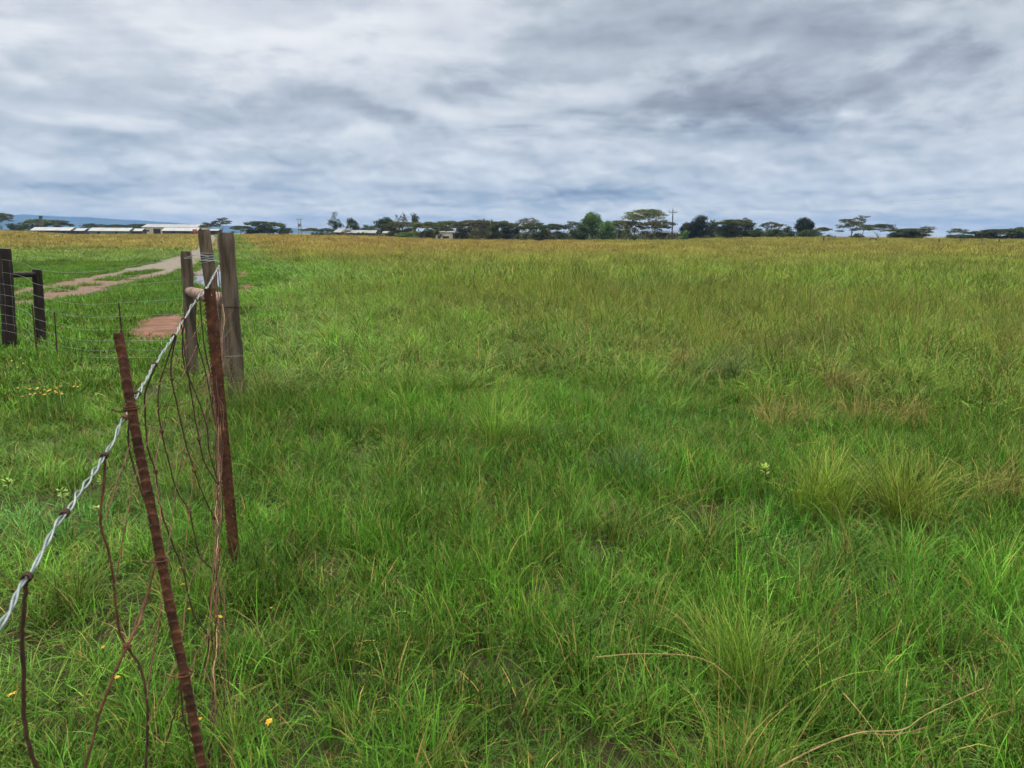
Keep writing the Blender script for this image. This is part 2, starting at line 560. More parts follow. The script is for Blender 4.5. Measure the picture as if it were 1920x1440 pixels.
def stems(n, root, lmin, lmax, w, lean=.12, droop=.5, straw=.8, dark=.2, head=.22, hw=3.5, spik=10):
    """flowering stalks: thin stalk with a loose seed head of small spikelets"""
    Vs, Fs, Cs = [], [], []; off = 0
    for i in range(n):
        V, Fc, C = blades(1, root, lmin, lmax, w, lean, droop, segs=6, straw=straw, dark=dark, wob=.25)
        V = V.reshape(7, 2, 3); mid = V.mean(1)
        d = V - mid[:, None]; l = np.linalg.norm(d, axis=2, keepdims=True) + 1e-9
        V = (mid[:, None] + d / l * w * np.linspace(.55, .35, 7)[:, None, None]).reshape(-1, 3)
        Vs.append(V); Fs.append(Fc + off); Cs.append(C); off += len(V)
        L = np.linalg.norm(mid[-1] - mid[0])
        for k in range(spik):
            t_ = 1 - head * (k + .5) / spik
            j = t_ * 6; j0 = min(int(j), 5); p = mid[j0] + (mid[j0 + 1] - mid[j0]) * (j - j0)
            ax = rs.randn(3) * .5 + np.array([0, 0, 1.0]) + (mid[j0 + 1] - mid[j0]) / (L / 6 + 1e-6); ax /= np.linalg.norm(ax)
            sd = np.cross(ax, rs.randn(3)); sd /= np.linalg.norm(sd) + 1e-9
            ln = w * hw * (1.6 + rs.rand() * 1.6); wd = w * hw * .33
            q = np.array([p, p + ax * ln * .5 + sd * wd, p + ax * ln, p + ax * ln * .5 - sd * wd])
            c = C[0].copy(); c[0] *= .8 + .4 * rs.rand()
            Vs.append(q); Fs.append(np.array([[0, 1, 2, 3]]) + off); Cs.append(np.tile(c, (4, 1))); off += 4
    return np.concatenate(Vs), np.concatenate(Fs), np.concatenate(Cs)


def merge(*parts):
    Vs, Fs, Cs = [], [], []; off = 0
    for V, Fc, C in parts:
        Vs.append(V); Fs.append(Fc + off); Cs.append(C); off += len(V)
    return np.concatenate(Vs), np.concatenate(Fs), np.concatenate(Cs)


def proto_set(name, fn, n):
    c = bpy.data.collections.new(name)
    for i in range(n):
        V, Fc, C = fn()
        o = mesh_obj(f'{name}_{i:02d}', V, Fc, BLADE, col=C, link=False)
        c.objects.link(o)
    return c, n


def scatter(name, XY, scl, idx, tint, coll, label, cat='grass', tilt=.12, zoff=-.01, quarter=None):
    n = len(XY)
    V = np.column_stack([XY, terrain(XY[:, 0], XY[:, 1]) + zoff])
    me = bpy.data.meshes.new(name)
    me.vertices.add(n); me.vertices.foreach_set('co', V.astype(np.float32).ravel())
    rz = rs.rand(n) * 6.283
    if quarter is not None: rz = np.where(quarter, rs.randint(0, 4, n) * math.pi / 2 + rs.randn(n) * .06, rz)
    rot = np.column_stack([rs.randn(n) * tilt, rs.randn(n) * tilt, rz])
    for nm, typ, arr, key in (('rot', 'FLOAT_VECTOR', rot, 'vector'), ('scl', 'FLOAT_VECTOR', scl, 'vector'),
                              ('tint', 'FLOAT_VECTOR', tint, 'vector'), ('idx', 'INT', idx, 'value')):
        a = me.attributes.new(nm, typ, 'POINT')
        a.data.foreach_set(key, np.ascontiguousarray(arr, dtype=np.int32 if typ == 'INT' else np.float32).ravel())
    me.update()
    o = bpy.data.objects.new(name, me); COL.objects.link(o)
    tag(o, label, cat, kind='stuff')
    ng = bpy.data.node_groups.new(name + '_nodes', 'GeometryNodeTree')
    ng.interface.new_socket('Geometry', in_out='INPUT', socket_type='NodeSocketGeometry')
    ng.interface.new_socket('Geometry', in_out='OUTPUT', socket_type='NodeSocketGeometry')
    q = NT(ng)
    gi = q.n('NodeGroupInput'); go = q.n('NodeGroupOutput')
    ci = q.n('GeometryNodeCollectionInfo'); ci.inputs[0].default_value = coll
    ci.inputs['Separate Children'].default_value = True; ci.inputs['Reset Children'].default_value = True
    ip = q.n('GeometryNodeInstanceOnPoints')

    def na_(nm, typ):
        x = q.n('GeometryNodeInputNamedAttribute', data_type=typ); x.inputs[0].default_value = nm
        return x.outputs[0]
    er = q.n('FunctionNodeEulerToRotation'); q.l(na_('rot', 'FLOAT_VECTOR'), er.inputs[0])
    q.l(gi.outputs[0], ip.inputs['Points']); q.l(ci.outputs[0], ip.inputs['Instance'])
    ip.inputs['Pick Instance'].default_value = True
    q.l(na_('idx', 'INT'), ip.inputs['Instance Index']); q.l(er.outputs[0], ip.inputs['Rotation'])
    q.l(na_('scl', 'FLOAT_VECTOR'), ip.inputs['Scale'])
    q.l(ip.outputs[0], go.inputs[0])
    md = o.modifiers.new('tufts', 'NODES'); md.node_group = ng
    return o


def sector(r0, r1, dens, half=44):
    """random places in a ring sector in front of the viewpoint (wider than the view, so it holds from a step aside)"""
    area = R(half) * (r1 * r1 - r0 * r0); n = int(area * dens)
    r = np.sqrt(rs.rand(n) * (r1 * r1 - r0 * r0) + r0 * r0); a = (rs.rand(n) * 2 - 1) * R(half)
    return np.column_stack([r * np.sin(a), r * np.cos(a)])


ROADLINE = np.array([(p.x, p.y) for p in road_c])


def side_of(x, y):
    """>0 right of the fence / road line, <0 on the lawn side (metres across)"""
    # fence line from the viewpoint to the tall posts, then along the road
    fy = np.array([-5, 0, 2, 3.6, 7.6, 12, 30, 60, 400]); fx = np.array([1.1, -.4, -1.05, -1.5, -2.95, -4.6, -10.4, -21.5, -152])
    return x - np.interp(y, fy, fx)


def place(XY, lawn=None):
    x, y = XY[:, 0], XY[:, 1]
    keep = ~in_patch(x, y)
    d = on_road(x, y)
    rut = ((fbm(x, y, .7, 41, 2) > -.62) | (y > 30)) & (d < RW * (.86 + .25 * sm(y, 30, 50) * 0) + .35 * fbm(x, y, 1.5, 9)) & ~((d < .33) & (fbm(x, y, 1.3, 5) > -.15 + .9 * sm(y, 26, 44)))
    keep &= ~rut
    return keep


G_LAWN = np.array([.082, .195, .017]); G_MEAD = np.array([.060, .172, .013]); G_OLIVE = np.array([.132, .205, .021])
G_GOLD = np.array([.275, .235, .055]); G_BLUE = np.array([.038, .140, .028]); G_BRIGHT = np.array([.105, .260, .015]); G_RUSSET = np.array([.31, .20, .055])


def sm(x, a, b):
    t_ = np.clip((x - a) / (b - a), 0, 1); return t_ * t_ * (3 - 2 * t_)


def maps(XY):
    """what grows where: gold share, height factor, leaf colour"""
    x, y = XY[:, 0], XY[:, 1]; r = np.hypot(x, y)
    s = side_of(x, y)
    n1 = fbm(x, y, 9, 21); n2 = fbm(x, y, 1.8, 22); n3 = fbm(x, y, 40, 23)
    left = sm(-s, -.3, .5)
    # right-hand field: gold beyond 35 m, coming nearer towards the road verge
    gold_r = sm(y + n1 * 10 + n3 * 8, 20, 84) * sm(s, .9, 2.6 + .02 * y)
    # left of the road: green verge first, gold beyond 80 m
    gold_l = sm(y + n1 * 8 + n3 * 8, 62, 92)
    gold = gold_r * (1 - left) + gold_l * left
    oliv = sm(r + n1 * 2.5 + np.clip(x, -4, 8) * .7, 6, 17) * (1 - left)
    c = G_MEAD[None] * np.ones((len(x), 1))
    mixf = lambda c, g, f: c * (1 - f[:, None]) + g[None] * f[:, None]
    c = mixf(c, G_LAWN, left)
    c = mixf(c, G_OLIVE, np.maximum(oliv * (.75 + .25 * sm(y, 16, 34)), .75 * left * sm(y + 8 * n1, 30, 62)))
    c = mixf(c, G_BLUE, np.clip(n2 * 1.6 - .35, 0, .8) * (1 - gold))
    c = mixf(c, G_BRIGHT, np.clip(-n2 * 1.5 - .3 + .25 * left * (y > 6), 0, .7) * (1 - gold) * (1 - .85 * sm(y, 14, 32)))
    G2 = np.array([.205, .220, .040])
    c = mixf(c, G2, gold * sm(x - .05 * y, 2, 22))
    c = mixf(c, G_GOLD, gold * (1 - .75 * sm(x - .05 * y, 2, 22)))
    russ = np.clip(sm(y, 30, 60) * np.clip(n1 * .9 + .25 - np.abs(x + 6 + .1 * y) * .012, 0, 1), 0, .75) * (1 - left)
    c = mixf(c, G_RUSSET, russ * gold)
    tall = (.45 + .75 * oliv + .35 * np.clip(n1 + .2, 0, 1) + .1 * n2) * (1 - left) + left * (.35 + .55 * gold_l + .15 * np.clip(n1, 0, 1))
    verge = (1 - sm(s, 1.0 + .02 * y, 2.2 + .03 * y)) * (1 - left) * sm(y, 8, 11); tall = tall * (1 - .7 * verge)
    c = mixf(c, G_LAWN, verge * .8)
    swath = (1 - sm(s + n1, 2.0 + .04 * y, 5.0 + .05 * y)) * (1 - left) * sm(y, 5, 9) * (1 - sm(y, 30, 48))
    c = mixf(c, np.array([.095, .235, .016]), swath * .65); tall = tall * (1 - .3 * swath)
    n4 = fbm(x, y, .55, 31, 2); tall = tall * np.clip(1 + .55 * n4 + .25 * n2, .35, 1.8)
    c = c * np.clip(1 + .42 * n2[:, None] + .30 * n4[:, None], .4, 1.7) * (1 + .10 * rs.randn(len(x), 1))
    return gold, tall, c, left, oliv, n1, n2


def scales(n, lo, hi, tall=None):
    s = lo + (hi - lo) * rs.rand(n)
    z = s * (tall if tall is not None else 1)
    return np.column_stack([s, s, z])


# --- patches of tufts on a jittered grid (few overlaps), single tufts along the edges of roads and bare soil
def patch_fn(tuft, side, n, hvar=.3):
    def fn():
        parts = []
        for q in range(n):
            V, Fc, C = tuft()
            a = rs.rand() * 6.283; ca, sa = math.cos(a), math.sin(a); s_ = 1 + hvar * (rs.rand() * 2 - 1)
            k = (q + .5) / n
            px, py = (rs.rand() - .5) * side, (rs.rand() - .5) * side
            W = np.column_stack([V[:, 0] * ca - V[:, 1] * sa + px, V[:, 0] * sa + V[:, 1] * ca + py, V[:, 2] * s_])
            C = C.copy(); C[:, 0] *= max(.5, 1 + .24 * rs.randn()); C[:, 1] = np.clip(C[:, 1] + .10 * rs.rand() * (rs.rand() < .4), 0, 1)
            parts.append((W, Fc, C))
        return merge(*parts)
    return fn


def grid_cells(r0, r1, a, half):
    n = int(r1 / a) + 2
    gx_, gy_ = np.meshgrid((np.arange(-n, n + 1)) * a, (np.arange(-2, n + 1)) * a)
    XY = np.column_stack([gx_.ravel(), gy_.ravel()]) + (rs.rand(gx_.size, 2) - .5) * a * .3
    r = np.hypot(XY[:, 0], XY[:, 1]); ang = np.degrees(np.abs(np.arctan2(XY[:, 0], XY[:, 1])))
    k = (r >= r0) & (r < r1) & ((ang < half) | (r < 2.2))
    return XY[k]


def near_bare(XY, a):
    x, y = XY[:, 0], XY[:, 1]
    k = on_road(x, y) < RW * 1.5 + a * .75
    for c, O, dm in patches:
        k |= np.hypot(x - c.x, y - c.y) < dm + a * .75
    return k


def expand(XY, a, n):
    """single tuft places inside the given cells"""
    if not len(XY): return XY
    P = np.repeat(XY, n, 0) + (rs.rand(len(XY) * n, 2) - .5) * a
    return P[place(P)]


def both(name, label, XY, a, n, tuft_set, patch_set, zf, lo, hi, zoff=-.01, tilt=.05):
    """patches where the ground is clear, single tufts near bare places: ONE grass object"""
    nb = near_bare(XY, a); full = XY[~nb]; single = expand(XY[nb], a, n)
    P = np.concatenate([full, single]); isp = np.arange(len(P)) < len(full)
    gold, tall, c, left, oliv, n1, n2 = maps(P)
    coll = bpy.data.collections.new(name + '_set')
    for o in list(patch_set[0].objects) + list(tuft_set[0].objects): coll.objects.link(o)
    names = sorted(o.name for o in coll.objects)
    # instances are picked in alphabetical order: patches are named before tufts
    idx = np.where(isp, rs.randint(0, patch_set[1], len(P)), patch_set[1] + rs.randint(0, tuft_set[1], len(P)))
    sc = scales(len(P), lo, hi, zf(tall, left, oliv)); sc[isp, 0] = sc[isp, 1] = 1.0
    return scatter(name, P, sc, idx, c, coll, label, zoff=zoff, tilt=tilt * np.where(isp, .35, 1.6), quarter=isp)


turf_ = lambda: merge(blades(22, .085, .07, .25, .0050, .55, .95, 4, straw=.05), blades(14, .09, .10, .32, .0032, .5, 1.0, 4, straw=.15), blades(3, .08, .05, .13, .0105, .8, .8, 4, straw=.05),
                      blades(6, .10, .05, .14, .004, 1.1, .5, 3, straw=.8, bvar=.35))
tuss_ = lambda: merge(blades(95, .06, .22, .60, .0026, .34, 1.15, 5, straw=.10, tipstraw=.25), blades(22, .07, .10, .36, .0028, .75, .9, 4, straw=.75),
                      blades(5, .05, .45, .8, .0022, .25, .8, 6, straw=.5))
stem_ = lambda: merge(stems(1, .02, .45, .95, .0022, lean=.22, droop=.7, straw=.8, dark=.25), stems(1, .06, .35, .8, .002, lean=.4, droop=1.2, straw=.75, dark=.1))
mid_ = lambda: merge(blades(40, .18, .20, .62, .0075, .62, 1.35, 4, straw=.06, tipstraw=.18), blades(16, .2, .12, .36, .009, .95, .8, 3, straw=.2),
                     blades(3, .2, .5, .85, .0045, .4, .9, 4, straw=.6))
lawn_ = lambda: merge(blades(56, .22, .06, .18, .010, .75, .8, 3, straw=.06), blades(12, .22, .05, .12, .012, 1.0, .4, 3, straw=.4))
far_ = lambda: merge(blades(55, .38, .35, .85, .016, .5, 1.15, 4, straw=.05), blades(24, .42, .2, .48, .020, .85, .8, 3, straw=.12),
                     blades(4, .4, .6, 1.0, .009, .3, .8, 4, straw=.5))
gold_ = lambda: merge(blades(50, .9, .5, 1.0, .05, .4, .8, 3, straw=.05), blades(30, 1.0, .3, .6, .07, .4, .4, 2, straw=.1),
                      blades(10, 1.0, .75, 1.1, .03, .2, .4, 3, straw=.4))
TURF = proto_set('b_turf_tuft', turf_, 10); TURFP = proto_set('a_turf_patch', patch_fn(turf_, .60, 34, .4), 9)
MID = proto_set('b_meadow_tuft', mid_, 8); MIDP = proto_set('a_meadow_patch', patch_fn(mid_, 1.15, 26, .55), 8)
LAWN = proto_set('b_lawn_tuft', lawn_, 8); LAWNP = proto_set('a_lawn_patch', patch_fn(lawn_, 1.15, 34), 8)
FARS = proto_set('b_field_tuft', far_, 6); FARP = proto_set('a_field_patch', patch_fn(far_, 2.3, 24, .5), 8)
GOLD = proto_set('b_gold_tuft', gold_, 6); GOLDP = proto_set('a_gold_patch', patch_fn(gold_, 4.6, 12), 8); GOLDQ = proto_set('a_gold_wide', patch_fn(gold_, 9.0, 14), 6)
TUSS, nU = proto_set('tussock_tuft', tuss_, 12)
STEM, nS = proto_set('stem_tuft', stem_, 14)
DARKS, nD = proto_set('dark_stem', lambda: stems(1, .01, .5, .9, .0034, lean=.12, droop=.25, straw=0, dark=1.0, head=.45, hw=1.6, spik=24), 6)

both('short_grass', 'short green grass carpeting the ground near the wire fence', grid_cells(0, 8.2, .5, 58), .5, 30, TURF, TURFP,
     lambda tall, left, oliv: (.74 + .42 * tall) * (1 - .35 * left), .85, 1.25)

XY = np.concatenate([sector(1.0, 6, 3.4, 55), sector(6, 14, 5.0, 46), sector(14, 24, 2.5, 42)])
k = place(XY); XY = XY[k]
gold, tall, c, left, oliv, n1, n2 = maps(XY)
k = (rs.rand(len(XY)) > left * .93) & (n2 + .5 * n1 + .55 * oliv > -.10 - .3 * rs.rand(len(XY)))
k &= ~((side_of(XY[:, 0], XY[:, 1]) < 1.1) & (XY[:, 1] > 9))
XY, tall, c, left = XY[k], tall[k], c[k], left[k]
scatter('tussock_grass', XY, scales(len(XY), .65, 1.15, .62 + .38 * np.minimum(tall, 1.4)), rs.randint(0, nU, len(XY)), c * (.5 + 1.15 * rs.rand(len(XY), 1) ** 1.6) * np.column_stack([1.02 + .35 * rs.rand(len(XY)), np.ones(len(XY)), np.ones(len(XY))]), TUSS,
        'fine arching tussock grass with straw coloured tips across the near meadow')

# --- middle distance
def left_of(XY):
    x, y = XY[:, 0], XY[:, 1]
    return side_of(x, y) < np.where(y > 8.5, np.minimum(.5 + .02 * y, 1.2) + .4 * fbm(x, y, 1.5, 77), -.1)


XY = grid_cells(8.0, 22, 1.0, 43); lf = left_of(XY)
both('meadow_grass', 'knee high olive green meadow grass in the middle of the field', XY[~lf], 1.0, 22, MID, MIDP, lambda tall, left, oliv: .42 + .36 * tall, .8, 1.2)
XL = np.concatenate([XY[lf], (lambda q: q[left_of(q)])(grid_cells(22, 48, 1.0, 43))])
both('lawn_grass', 'cropped bright green lawn grass between the gate posts and the dirt road', XL, 1.0, 30, LAWN, LAWNP, lambda tall, left, oliv: .75 + .5 * tall, .85, 1.4)
XY = grid_cells(21, 66, 2.0, 43); XY = XY[~left_of(XY) | (np.hypot(XY[:, 0], XY[:, 1]) > 47)]
both('field_grass', 'tall field grass turning from olive green to gold in the distance', XY, 2.0, 22, FARS, FARP, lambda tall, left, oliv: .36 + .28 * tall, .8, 1.2, zoff=-.03)
both('golden_grass', 'golden ripe grass field stretching to the distant tree line', grid_cells(64, 150, 4.0, 43), 4.0, 10, GOLD, GOLDP, lambda tall, left, oliv: .36 + .22 * tall, .85, 1.2, zoff=-.05)
both('distant_grass', 'pale golden grass in front of the distant trees', grid_cells(148, 335, 8.0, 43), 8.0, 12, GOLD, GOLDQ, lambda tall, left, oliv: .45 + .22 * tall, .85, 1.2, zoff=-.05)

# --- seed stalks
XY = np.concatenate([sector(1.2, 6, 1.2, 48), sector(6, 16, 2.2, 42), sector(16, 30, 1.4, 42)])
k = place(XY); XY = XY[k]
gold, tall, c, left, oliv, n1, n2 = maps(XY)
k = rs.rand(len(XY)) > left * .97
XY, tall, c = XY[k], tall[k], c[k]
wide = 1 + np.clip(np.hypot(XY[:, 0], XY[:, 1]) - 6, 0, 30) * .05
sc = scales(len(XY), .7, 1.15, .6 + .4 * tall); 
scatter('seeding_grass', XY, sc, rs.randint(0, nS, len(XY)), c, STEM, 'thin straw coloured seeding grass stalks standing over the meadow', tilt=.18)
TANG, nTA = proto_set('tangle_tuft', lambda: merge(blades(9, .12, .35, .8, .0021, .8, 1.5, 6, straw=.6, strawmix=(.2, .8), dark=.2, wob=.6), blades(5, .15, .25, .5, .002, 1.1, 1.0, 5, straw=1, wob=.8)), 10)
XY = np.concatenate([sector(1.5, 5, 1.6, 46), sector(5, 17, 4.2, 42)]); XY = XY[place(XY)]
gold, tall, c, left, oliv, n1, n2 = maps(XY)
k = (rs.rand(len(XY)) > left * .9) & (rs.rand(len(XY)) < .35 + .4 * sm(XY[:, 0], -.5, 2.5) + .5 * n1)
XY, tall, c = XY[k], tall[k], c[k]
scatter('dry_grass', XY, scales(len(XY), .7, 1.2, .5 + .35 * np.minimum(tall, 1.5)), rs.randint(0, nTA, len(XY)), c * .8, TANG, 'tangled dry brown grass stems among the green meadow', tilt=.25)
XY = np.concatenate([sector(4, 20, .22, 42), sector(20, 34, .1, 42)])
gold, tall, c, left, *_ = maps(XY)
k = (left < .2) & (XY[:, 0] > .10 * XY[:, 1]) & (XY[:, 1] > 5.5); XY = XY[k]; c = c[k]
scatter('dark_seed_grass', XY, scales(len(XY), .8, 1.2), rs.randint(0, nD, len(XY)), c, DARKS, 'dark thin seed spikes scattered over the right side of the meadow', tilt=.08)


# ------------------------------------------------------------------ single tussocks and stalks that stand out
def tussock(u, v, h, spread, n, tint, label, straw=.08, w=.003, droop=1.0):
    p = gp(u, v); z = tz(p.x, p.y)
    parts = []
    for q in range(5):        # several shoots, each leaning its own way
        m_ = n // 5
        V, Fc, C = merge(blades(m_, spread * .28, h * rnd.uniform(.45, .75), h * rnd.uniform(.85, 1.12), w, .26, droop * rnd.uniform(.8, 1.5), 6, straw=straw, tipstraw=.2),
                         blades(m_ // 2, spread * .35, h * .25, h * .6, w, .8, 1.0, 5, straw=min(1, straw * 4 + .15)))
        ax, ay = rnd.gauss(0, .22), rnd.gauss(0, .22)
        V = V + np.column_stack([V[:, 2] * ax, V[:, 2] * ay, 0 * V[:, 2]]) + np.array([rnd.gauss(0, spread * .38), rnd.gauss(0, spread * .38), 0])
        parts.append((V, Fc, C))
    V, Fc, C = merge(*parts)
    o = mesh_obj('grass_tussock', V, Fc, blade_mat('tussock_blade', tint), col=C)
    o.location = (p.x, p.y, z - .01)
    tag(o, label, 'grass tussock', 'tussocks standing out of the meadow')


tussock(1565, 990, .68, .20, 360, (.165, .275, .026), 'bright yellow green fine tussock, the left of the bright pair in the meadow', droop=.85, w=.0034)
tussock(1705, 990, .66, .20, 360, (.17, .265, .028), 'bright yellow green fine grass tussock with brown base, the right of the bright pair', straw=.14, droop=.85, w=.0034)
tussock(950, 850, .60, .22, 340, (.15, .30, .030), 'light green tussock in the middle of the meadow')
tussock(1160, 905, .34, .34, 260, (.045, .15, .045), 'low dark blue green leafy tussock near the middle of the meadow', straw=.02, w=.005)
tussock(1640, 790, .55, .34, 300, (.22, .18, .06), 'dry straw coloured collapsed tussock above the bright pair', straw=.6, droop=1.7)
tussock(1470, 800, .50, .30, 260, (.24, .18, .07), 'dry straw tangle left of the collapsed straw tussock', straw=.7, droop=1.9)
tussock(1265, 700, .50, .26, 220, (.17, .15, .05), 'brownish dry tussock in the middle right of the meadow', straw=.45, droop=1.5)
tussock(1600, 745, .60, .30, 260, (.13, .12, .05), 'dull brown tussock behind the collapsed straw tussock', straw=.5, droop=1.5)
tussock(1880, 960, .62, .28, 260, (.14, .17, .035), 'olive tussock with straw tips at the right edge', straw=.35, droop=1.4)
tussock(1335, 720, .62, .34, 300, (.085, .16, .06), 'grey green spreading tussock on the right of the meadow', straw=.05, droop=1.4)
tussock(1390, 1330, .52, .16, 300, (.14, .27, .028), 'upright fresh green tussock at the bottom edge of the photo', droop=.8)
tussock(505, 765, .80, .30, 420, (.11, .20, .035), 'long arching grass tussock at the foot of the tall wooden post', straw=.15, droop=1.7)


def stalk(pts, rad, label, z0=.12, extra=()):
    m_ = MB()
    P = spline([gp(u, v, z) for u, v, z in pts], 6)
    m_.tube(P, [rad * (1 - .6 * i / len(P)) for i in range(len(P))], 6)
    for e in extra:
        Q = spline([gp(u, v, z) for u, v, z in e], 5)
        m_.tube(Q, [rad * .6 * (1 - .5 * i / len(Q)) for i in range(len(Q))], 5)
    c = P[0]
    o = m_.build('grass_stalk', STRAWM, offset=c); o.location = c
    tag(o, label, 'grass stalk', 'dry stalks lying in the grass')


STRAWM = noise_mat('dry_straw', [(.3, (.14, .09, .035)), (.5, (.30, .21, .085)), (.75, (.40, .30, .14))], scale=25, rough=.7, bump=.2)
stalk([(1440, 1450, .16), (1530, 1403, .18), (1610, 1374, .20), (1692, 1368, .22), (1740, 1338, .24), (1845, 1290, .27)], .0024,
      'thick dry straw stalk lying in the grass in the bottom right corner',
      extra=([(1582, 1300, .20), (1612, 1335, .20), (1640, 1372, .20)], [(1610, 1374, .2), (1680, 1377, .2), (1740, 1362, .22)], [(1692, 1370, .22), (1665, 1395, .18), (1650, 1420, .12)]))
stalk([(1118, 1232, .30), (1200, 1226, .36), (1300, 1231, .38), (1355, 1258, .36), (1400, 1312, .28), (1440, 1420, .1)], .0015,
      'thin straw stalk arching over the grass at the bottom of the meadow')
stalk([(655, 1310, .05), (662, 1250, .25), (668, 1198, .42)], .003, 'short broken straw stalk leaning upright in the near grass')
stalk([(1480, 925, .05), (1465, 870, .3), (1440, 835, .5), (1415, 812, .55)], .0028, 'bent straw stalk left of the bright tussock pair')

# ------------------------------------------------------------------ flowers and weeds
PETAL = noise_mat('yellow_petal', [(.3, (.50, .28, .012)), (.7, (.62, .38, .02))], scale=60, rough=.5, bump=0)
FDISC = noise_mat('flower_disc', [(.3, (.38, .18, .01)), (.7, (.5, .26, .015))], scale=90, rough=.8, bump=.3)
FSTEM = noise_mat('flower_stem', [(.3, (.05, .10, .02)), (.7, (.08, .15, .03))], scale=20, rough=.6, bump=0)


def flower(u, v, size, z, label, group, rot=0.0, detail=True):
    p = gp(u, v, z); gz_ = tz(p.x, p.y)
    root = empty('yellow_flower', (p.x, p.y, gz_), label, 'flower', group)
    h = p.z - gz_
    sm_ = MB(); sm_.tube(spline([(.015, .01, -.01), (.006, .0, h * .5), (0, 0, h)], 4), .0011 if detail else .002, 5)
    sm_.build('stem', FSTEM, root)
    tilt = Matrix.Rotation(rnd.uniform(-.4, .4), 3, 'X') @ Matrix.Rotation(rnd.uniform(-.4, .4), 3, 'Y') @ Matrix.Rotation(rot, 3, 'Z')
    pm = MB(); n = 9
    for i in range(n):
        a = 2 * math.pi * i / n + rnd.uniform(-.1, .1); r_ = size * rnd.uniform(.42, .54)
        Vv = []
        for tt, ww, zz in ((.12, .05, .0), (.5, .13, .08), (.85, .12, .05), (1.0, .04, .0)):
            for sg in (-1, 1):
                x, y = tt * r_, sg * ww * size
                q = Vector((x * math.cos(a) - y * math.sin(a), x * math.sin(a) + y * math.cos(a), zz * size + .002 * (i % 2)))
                Vv.append(tilt @ q + Vector((0, 0, h)))
        pm.add(Vv, [(0, 1, 3, 2), (2, 3, 5, 4), (4, 5, 7, 6)])
    pm.build('petals', PETAL, root, smooth=False)
    if detail:
        d = MB(); d.tube([tilt @ Vector((0, 0, .0)) + Vector((0, 0, h)), tilt @ Vector((0, 0, size * .09)) + Vector((0, 0, h)), tilt @ Vector((0, 0, size * .13)) + Vector((0, 0, h))],
                         [size * .16, size * .15, size * .07], 10)
        d.build('disc', FDISC, root)


GF_ = 'yellow daisies in the near grass'
for (u, v, s, z, lab) in (
        (22, 1302, .030, .22, 'large yellow daisy at the left edge beside the lowest rusty stay wire'),
        (220, 1270, .019, .20, 'yellow daisy seen between the two rusty wires forking below the knot'),
        (193, 1214, .014, .2, 'small yellow daisy left of the rusty wire knot'),
        (343, 1096, .026, .22, 'yellow daisy right of the ribbed rusty rod, left of the mesh tangle'),
        (411, 1157, .028, .24, 'yellow daisy with open petals behind the rusty mesh tangle'),
        (355, 1142, .013, .2, 'small yellow daisy below the one beside the ribbed rod'),
        (505, 1353, .025, .2, 'yellow daisy at the bottom, right of the mesh fence'),
        (509, 1140, .012, .2, 'small yellow daisy in the grass right of the steel angle post base'),
        (375, 1348, .015, .2, 'orange yellow daisy close behind the ribbed rod near the bottom edge')):
    flower(u, v, s, z, lab, GF_, rnd.random() * 6)
for i in range(46):
    u = rnd.gauss(92, 27); v = 732 + rnd.uniform(-8, 9) - (u - 92) * .06
    if i > 39: u, v = rnd.uniform(5, 60), rnd.uniform(640, 690)
    flower(u, v, .022, .28, 'tiny yellow flower in the patch of flowers left of the fence', 'patch of small yellow flowers', rnd.random() * 6, detail=False)

WEED = noise_mat('weed_leaf', [(.3, (.16, .26, .02)), (.7, (.27, .36, .04))], scale=40, rough=.5, bump=0)
for (u, v, s, lab) in ((14, 900, .075, 'yellow green leafy weed at the left edge of the grass'),
                       (116, 919, .07, 'yellow green weed left of the twisted wire'),
                       (190, 894, .06, 'yellow green weed behind the twisted wire'),
                       (183, 951, .055, 'yellow green weed below the twisted wire'),
                       (1436, 876, .085, 'yellow green weed among the meadow grass left of the bright tussocks')):
    p = gp(u, v, .26); gz_ = tz(p.x, p.y)
    root = empty('leafy_weed', (p.x, p.y, gz_), lab, 'weed', 'yellow green weeds')
    h = p.z - gz_
    sm_ = MB(); sm_.tube([(0, 0, -.01), (.004, 0, h * .6), (0, 0, h)], .0022, 5); sm_.build('stem', FSTEM, root)
    lv = MB()
    for i in range(26):
        a = rnd.random() * 6.283; el = rnd.uniform(.0, 1.0); r_ = s * rnd.uniform(.3, .6); zz = h - rnd.random() * s * .6
        d = Vector((math.cos(a) * math.cos(el), math.sin(a) * math.cos(el), math.sin(el))); sd = d.cross(Vector((0, 0, 1))).normalized() * s * .11
        q = Vector((0, 0, zz)); lv.add([q, q + d * r_ * .55 + sd, q + d * r_, q + d * r_ * .55 - sd], [(0, 1, 2, 3)])
    lv.build('leaves', WEED, root, smooth=False)

# ------------------------------------------------------------------ fences
def dpt(P):
    return -(CM.transposed() @ (Vector(P) - EYE)).z


